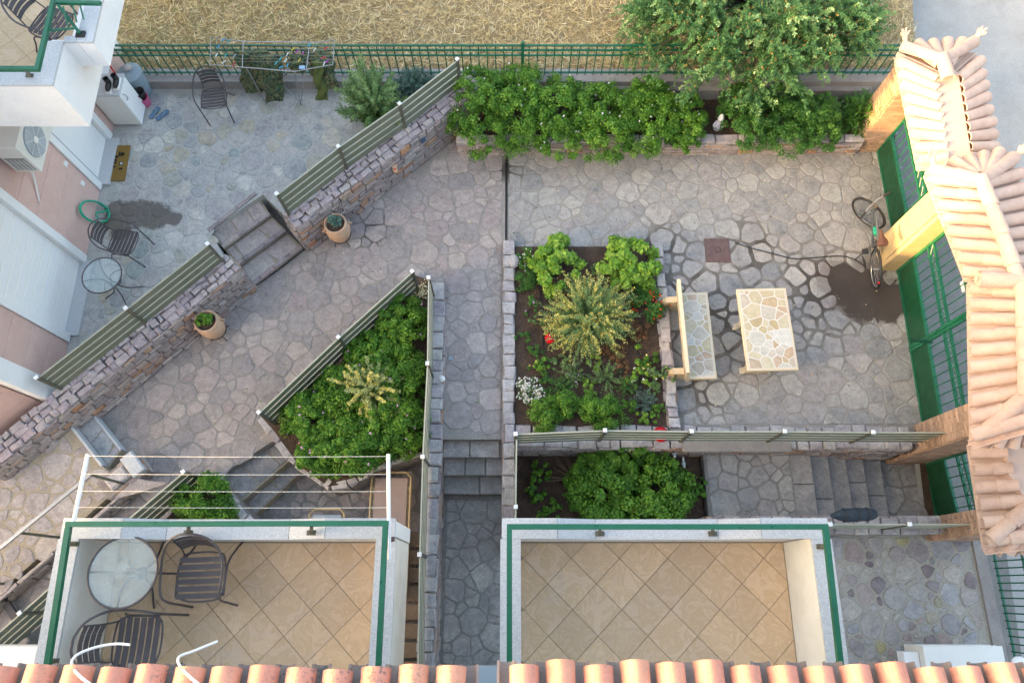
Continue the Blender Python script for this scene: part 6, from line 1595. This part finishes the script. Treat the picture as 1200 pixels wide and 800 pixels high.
# lower bed
for p, rx, ry, h, lb in (((708, 568), .58, .6, .62, 'leafy bright green shrub on the left of the lower bed'), ((770, 572), .58, .6, .55, 'leafy green shrub on the right of the lower bed'), ((735, 535), .5, .35, .5, 'leafy shrub rising against the dividing wall in the lower bed'), ((740, 610), .65, .35, .45, 'leafy shrub of the lower bed nearest the right balcony')):
    bush('leafy_shrub', PP(*p, -.58, .35), rx, ry, h, 13000, .05, L['bright'], lb, 'shrub', 'leafy shrubs of the lower bed', clumps=60, aspect=1.3, crad=.24)
for p, s_, lb in (((633, 553), .17, 'small dark green plant at the left edge of the lower bed'), ((645, 602), .2, 'small green plant in the lower left corner of the lower bed'), ((628, 575), .15, 'small leafy plant between two others at the left of the lower bed'), ((822, 570), .13, 'tiny green seedling at the right edge of the lower bed')):
    bush('small_plant', PP(*p, -.58, .1), s_, s_ * 1.2, s_ * 1.1, 500, .05, L['bright'], lb, 'plant', clumps=14, aspect=1.3)
mb = MB(); r = random.Random(2)
for k in range(22):
    a = R(r.uniform(100, 190)); o = P(672, 560, -.5); l = r.uniform(.2, .5); mb.tube([o, o + Vector((math.cos(a) * l, math.sin(a) * l, r.uniform(.02, .2)))], [.006, .002], 4)
mb.build('dry_twigs', G['wood'], label='fan of dry brown twigs at the left side of the lower bed', cat='twigs')
# flower bed
z = .07
bush('lime_shrub', PP(650, 308, z, .2), .48, .5, .4, 5000, .085, L['lime'], 'lime green leafy shrub at the top left of the flower bed', clumps=34, aspect=1.6, crad=.22)
bush('lime_shrub', PP(736, 308, z, .2), .52, .52, .46, 5600, .085, L['lime'], 'lime green leafy shrub at the top right corner of the flower bed', clumps=34, aspect=1.6, crad=.24)
bush('white_flower_plant', PP(617, 303, z, .1), .17, .22, .2, 1200, .035, L['deep'], 'dark green plant with white flowers in the top left corner of the flower bed', 'plant', clumps=14, flowers=(L['white'], 16, .022))
bush('moss_mound', PP(617, 328, z, .08), .17, .18, .16, 2200, .022, L['deep'], 'small round dark olive mound in the flower bed under the white flowered plant', 'plant', clumps=22, crad=.5)
bush('moss_mound', PP(746, 336, z, .08), .18, .14, .12, 1800, .022, L['deep'], 'flat dark green mound between the right lime shrub and the red flowers', 'plant', clumps=20, crad=.5)
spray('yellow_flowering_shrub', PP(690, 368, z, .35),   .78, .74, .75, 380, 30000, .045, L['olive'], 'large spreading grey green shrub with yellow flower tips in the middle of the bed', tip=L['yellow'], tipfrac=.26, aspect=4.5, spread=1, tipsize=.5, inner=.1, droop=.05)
bush('red_flower_plant', PP(760, 358, z, .12), .27, .3, .28, 2600, .035, L['deep'], 'compact green plant full of red orange flowers beside the bench', 'plant', clumps=26, flowers=(L['redf'], 32, .03), crad=.35)
bush('dry_mound', PP(748, 388, z, .08), .22, .16, .14, 2000, .03, L['brown'], 'brown dried mound below the red flowered plant', 'plant', clumps=22, crad=.45, aspect=2.5)
bush('dry_mound', PP(722, 412, z, .06), .22, .14, .1, 1300, .03, L['brown'], 'brown dried mound right under the yellow flower tips', 'plant', clumps=18, crad=.45, aspect=2.5)
bush('pink_flower_plant', PP(622, 357, z, .1), .13, .18, .16, 600, .035, L['deep'], 'small green plant with one pink flower at the left of the yellow shrub', 'plant', clumps=10, flowers=(L['pinkf'], 3, .03))
bush('low_plant', PP(628, 378, z, .05), .14, .13, .1, 450, .035, L['olive'], 'thin low plant above the red toadstool', 'plant', clumps=9)
bush('low_plant', PP(628, 412, z, .05), .13, .1, .1, 700, .025, L['deep'], 'small dark mound below the left red toadstool', 'plant', clumps=12, crad=.45)
bush('low_plant', PP(632, 428, z, .08), .21, .15, .16, 1000, .04, L['bright'], 'bright green small plant with yellow buds in the left of the flower bed', 'plant', clumps=16, flowers=(L['yellow'], 4, .025))
bush('alyssum', PP(619, 460, z, .06), .2, .22, .14, 900, .03, L['olive'], 'cushion of tiny white flowers at the left edge of the flower bed', 'plant', clumps=22, flowers=(L['white'], 170, .024), crad=.4)
for p, s_, lb in (((637, 484), .27, 'leftmost dense parsley like tuft behind the slat fence'), ((662, 474), .21, 'second parsley like tuft, touching the leftmost one'), ((690, 479), .18, 'third parsley like tuft, right of the dark gap'), ((715, 486), .27, 'rightmost and largest parsley like tuft behind the slat fence')):
    bush('parsley_tuft', PP(*p, z, .12), s_, s_ * 1.05, .26, 3800, .028, L['bright'], lb, 'plant', 'parsley like tufts in the flower bed', clumps=26, aspect=1.3, crad=.42)
for p, rx, ry, m_, lb, n in (((672, 437), .26, .26, 'olive', 'ferny grey green plant with pink flowers in the lower middle of the bed', 1700), ((712, 440), .3, .28, 'olive', 'second ferny grey green plant, right of the middle irrigation pipe', 2200), ((660, 452), .22, .18, 'deep', 'ferny dark green plant above the parsley tufts', 1300),
                             ((755, 470), .22, .26, 'blue', 'wispy blue green plant near the lower right of the flower bed', 1300), ((735, 452), .2, .2, 'deep', 'wispy dark green plant beside the right irrigation pipe', 1100)):
    spray('ferny_plant', PP(*p, z, .1), rx, ry, .26, 46, n, .032, L[m_], lb, 'plant', group='ferny plants of the flower bed', tip=L['pinkf'] if 'pink' in lb else None, tipfrac=.012, aspect=4)
bush('yellow_flower_plant', PP(755, 417, z, .08), .2, .22, .18, 900, .035, L['bright'], 'small bright green plant with two yellow flowers near the bench', 'plant', clumps=12, flowers=(L['yellow'], 4, .035))
bush('mixed_flower_plant', PP(752, 442, z, .08), .3, .17, .18, 1500, .03, L['lime'], 'loose plant with white and yellow flowers by the lower right edging', 'plant', clumps=20, flowers=(L['white'], 12, .028))
bush('overhanging_plant', PP(778, 438, .1, .12), .3, .13, .15, 1000, .035, L['olive'], 'thin plant hanging over the edging below the bench', 'plant', clumps=14, flowers=(L['yellow'], 5, .03))
bush('autumn_plant', PP(755, 490, z, .05), .2, .12, .1, 700, .035, L['lime'], 'yellowing low plant beside the half hidden toadstool', 'plant', clumps=12)
for i, (px, py, s_, m_, lb) in enumerate(((700, 318, .13, 'olive', 'thin grey plant in the bare soil between the two lime shrubs'), (612, 396, .12, 'deep', 'tiny weed at the bed edging left of the red toadstool'), (655, 425, .15, 'olive', 'sparse seedling tuft left of the middle irrigation pipe'),
        (697, 425, .14, 'lime', 'small yellowish tuft right of the middle irrigation pipe'), (640, 450, .15, 'deep', 'dark low weed just above the leftmost parsley like tuft'), (735, 478, .17, 'bright', 'green seedling cluster right of the largest parsley like tuft'), (765, 455, .13, 'olive', 'grey green weed by the right edging below the white flowers'),
        (770, 480, .12, 'bright', 'small weed touching the right edging near the hidden toadstool'), (612, 340, .09, 'deep', 'tiny plant below the dark olive mound at the left edging'), (688, 455, .16, 'lime', 'low yellow green weed in the lower middle of the bed'), (728, 432, .15, 'brown', 'small dry brown weed under the brown mound'), (650, 345, .12, 'deep', 'dark little plant at the left rim of the yellow shrub'))):
    bush('low_weed', PP(px, py, z, .04), s_, s_, s_ * .7, 650, .028, L[m_], lb, 'plant', clumps=14, stems=False)
# potted plants and little weeds
bush('pot_plant', tuple(s1), .1, .1, .16, 420, .05, L['blue'], 'grey green succulent growing in the right terracotta pot', 'plant', clumps=14, aspect=1.6, crad=.4)
bush('pot_plant', tuple(s2), .12, .12, .14, 520, .05, L['bright'], 'bright green herb growing in the left terracotta pot', 'plant', clumps=14, aspect=1.6, crad=.4)
mb = MB()
for a, b in (((395, 249), (412, 205)), ((388, 246), (382, 222)), ((399, 250), (404, 222)), ((384, 244), (378, 228))): p, q = P(*a, .6), P(*b, .95); mb.tube([p, p.lerp(q, .5) + Vector((0, 0, .06)), q], [.004, .004, .003], 5)
mb.build('wire_stems', G['black'], label='thin dark stems rising from the right terracotta pot against the wall', cat='stems')
# fallen leaves between the two short fences
pp = np.array([P(x, y, .13) for x, y in [(rnd.gauss(492, 5), rnd.gauss(341, 5)) for _ in range(160)]])
leafcloud('fallen_leaves', L['straw'], pp, np.tile([0, 0, 1.], (160, 1)) + nprng.normal(size=(160, 3)) * .3, .04, 1.6, label='small heap of dry leaves where the two fences of the wedge bed meet', kind='stuff')
# dry grass of the field
def grass():
    g = nprng; n = 130000
    x = g.uniform(-7.6, 8.4, n); y = 8.92 + g.uniform(0, 1, n) ** 1.15 * 5.2
    dens = np.array([mnoise.noise((float(a) * .9, float(b) * .9, 3.)) for a, b in zip(x[::10], y[::10])]).repeat(10)[:n]
    keep = g.uniform(0, 1, n) < np.clip(.62 + dens * 1.1, .12, 1); keep &= ~((x > 7.4) & (y < 16)) 
    x, y = x[keep], y[keep]; n = len(x); d5 = dens[keep]
    ang = g.uniform(0, 2 * math.pi, n) ; el = g.uniform(.1, .9, n)
    ld = np.stack([np.cos(ang) * np.cos(el), np.sin(ang) * np.cos(el), np.sin(el)], 1); sz = .2
    p = np.stack([x, y, np.full(n, .6)], 1) + ld * sz * .45 + np.array([0, 0, 1]) * g.uniform(0, .12, (n, 1))
    tint = .45 + .5 * d5 + g.uniform(-.4, .4, n)
    mi = ((d5 < .1) & (g.uniform(0, 1, n) < .45) & (x < -3.2 + d5 * 4)).astype(int)
    leafcloud('dry_grass', [L['straw'], L['greenstraw']], p, g.normal(size=(n, 3)) * .4 + np.array([0, 0, 1]), sz, 16, tint, mi, dirs=ld, smin=.35, kind='stuff')
grass()
# loose rubble in the verge outside the gates
r = random.Random(15); mb = MB()
for k in range(520):
    x, y = r.uniform(7.0, 7.32), r.uniform(2.7, 8.4); s_ = r.uniform(.01, .035)
    mb.frame((x, y, -1.22 + .11 * y + s_ * .4), Vector((r.random(), r.random() - .5, .1)).normalized(), Vector((-.3, r.random() + .2, 0)).normalized(), (0, 0, 1), s_, s_ * r.uniform(.5, 1), s_ * .6)
mb.build('gravel', G['cap_stone'], kind='stuff')

# fallen leaves and petals on the paving
def litter():
    g = nprng; n = 420; x = g.uniform(-4.5, 6.5, n); y = g.uniform(2.6, 7.5, n)
    ok = np.array([(b > 2.5) and not (-3.6 < a < -1.1 and b < 5.0) and not (0 < a < 2.9 and b < 5.8) and (a - b * .9 > -8.2 + (0 if a > -.9 else 0)) and (a > -.1 or (a * .68 - b * .73) > -6.2) for a, b in zip(x, y)])
    m = ok.sum(); p = np.stack([x[ok], y[ok], np.full(m, .03)], 1)
    leafcloud('leaf_litter', [L['straw'], L['brown'], L['deep']], p, np.tile([0, 0, 1.], (m, 1)) + g.normal(size=(m, 3)) * .25, .035, 1.8, midx=g.integers(0, 3, m), kind='stuff')
litter()
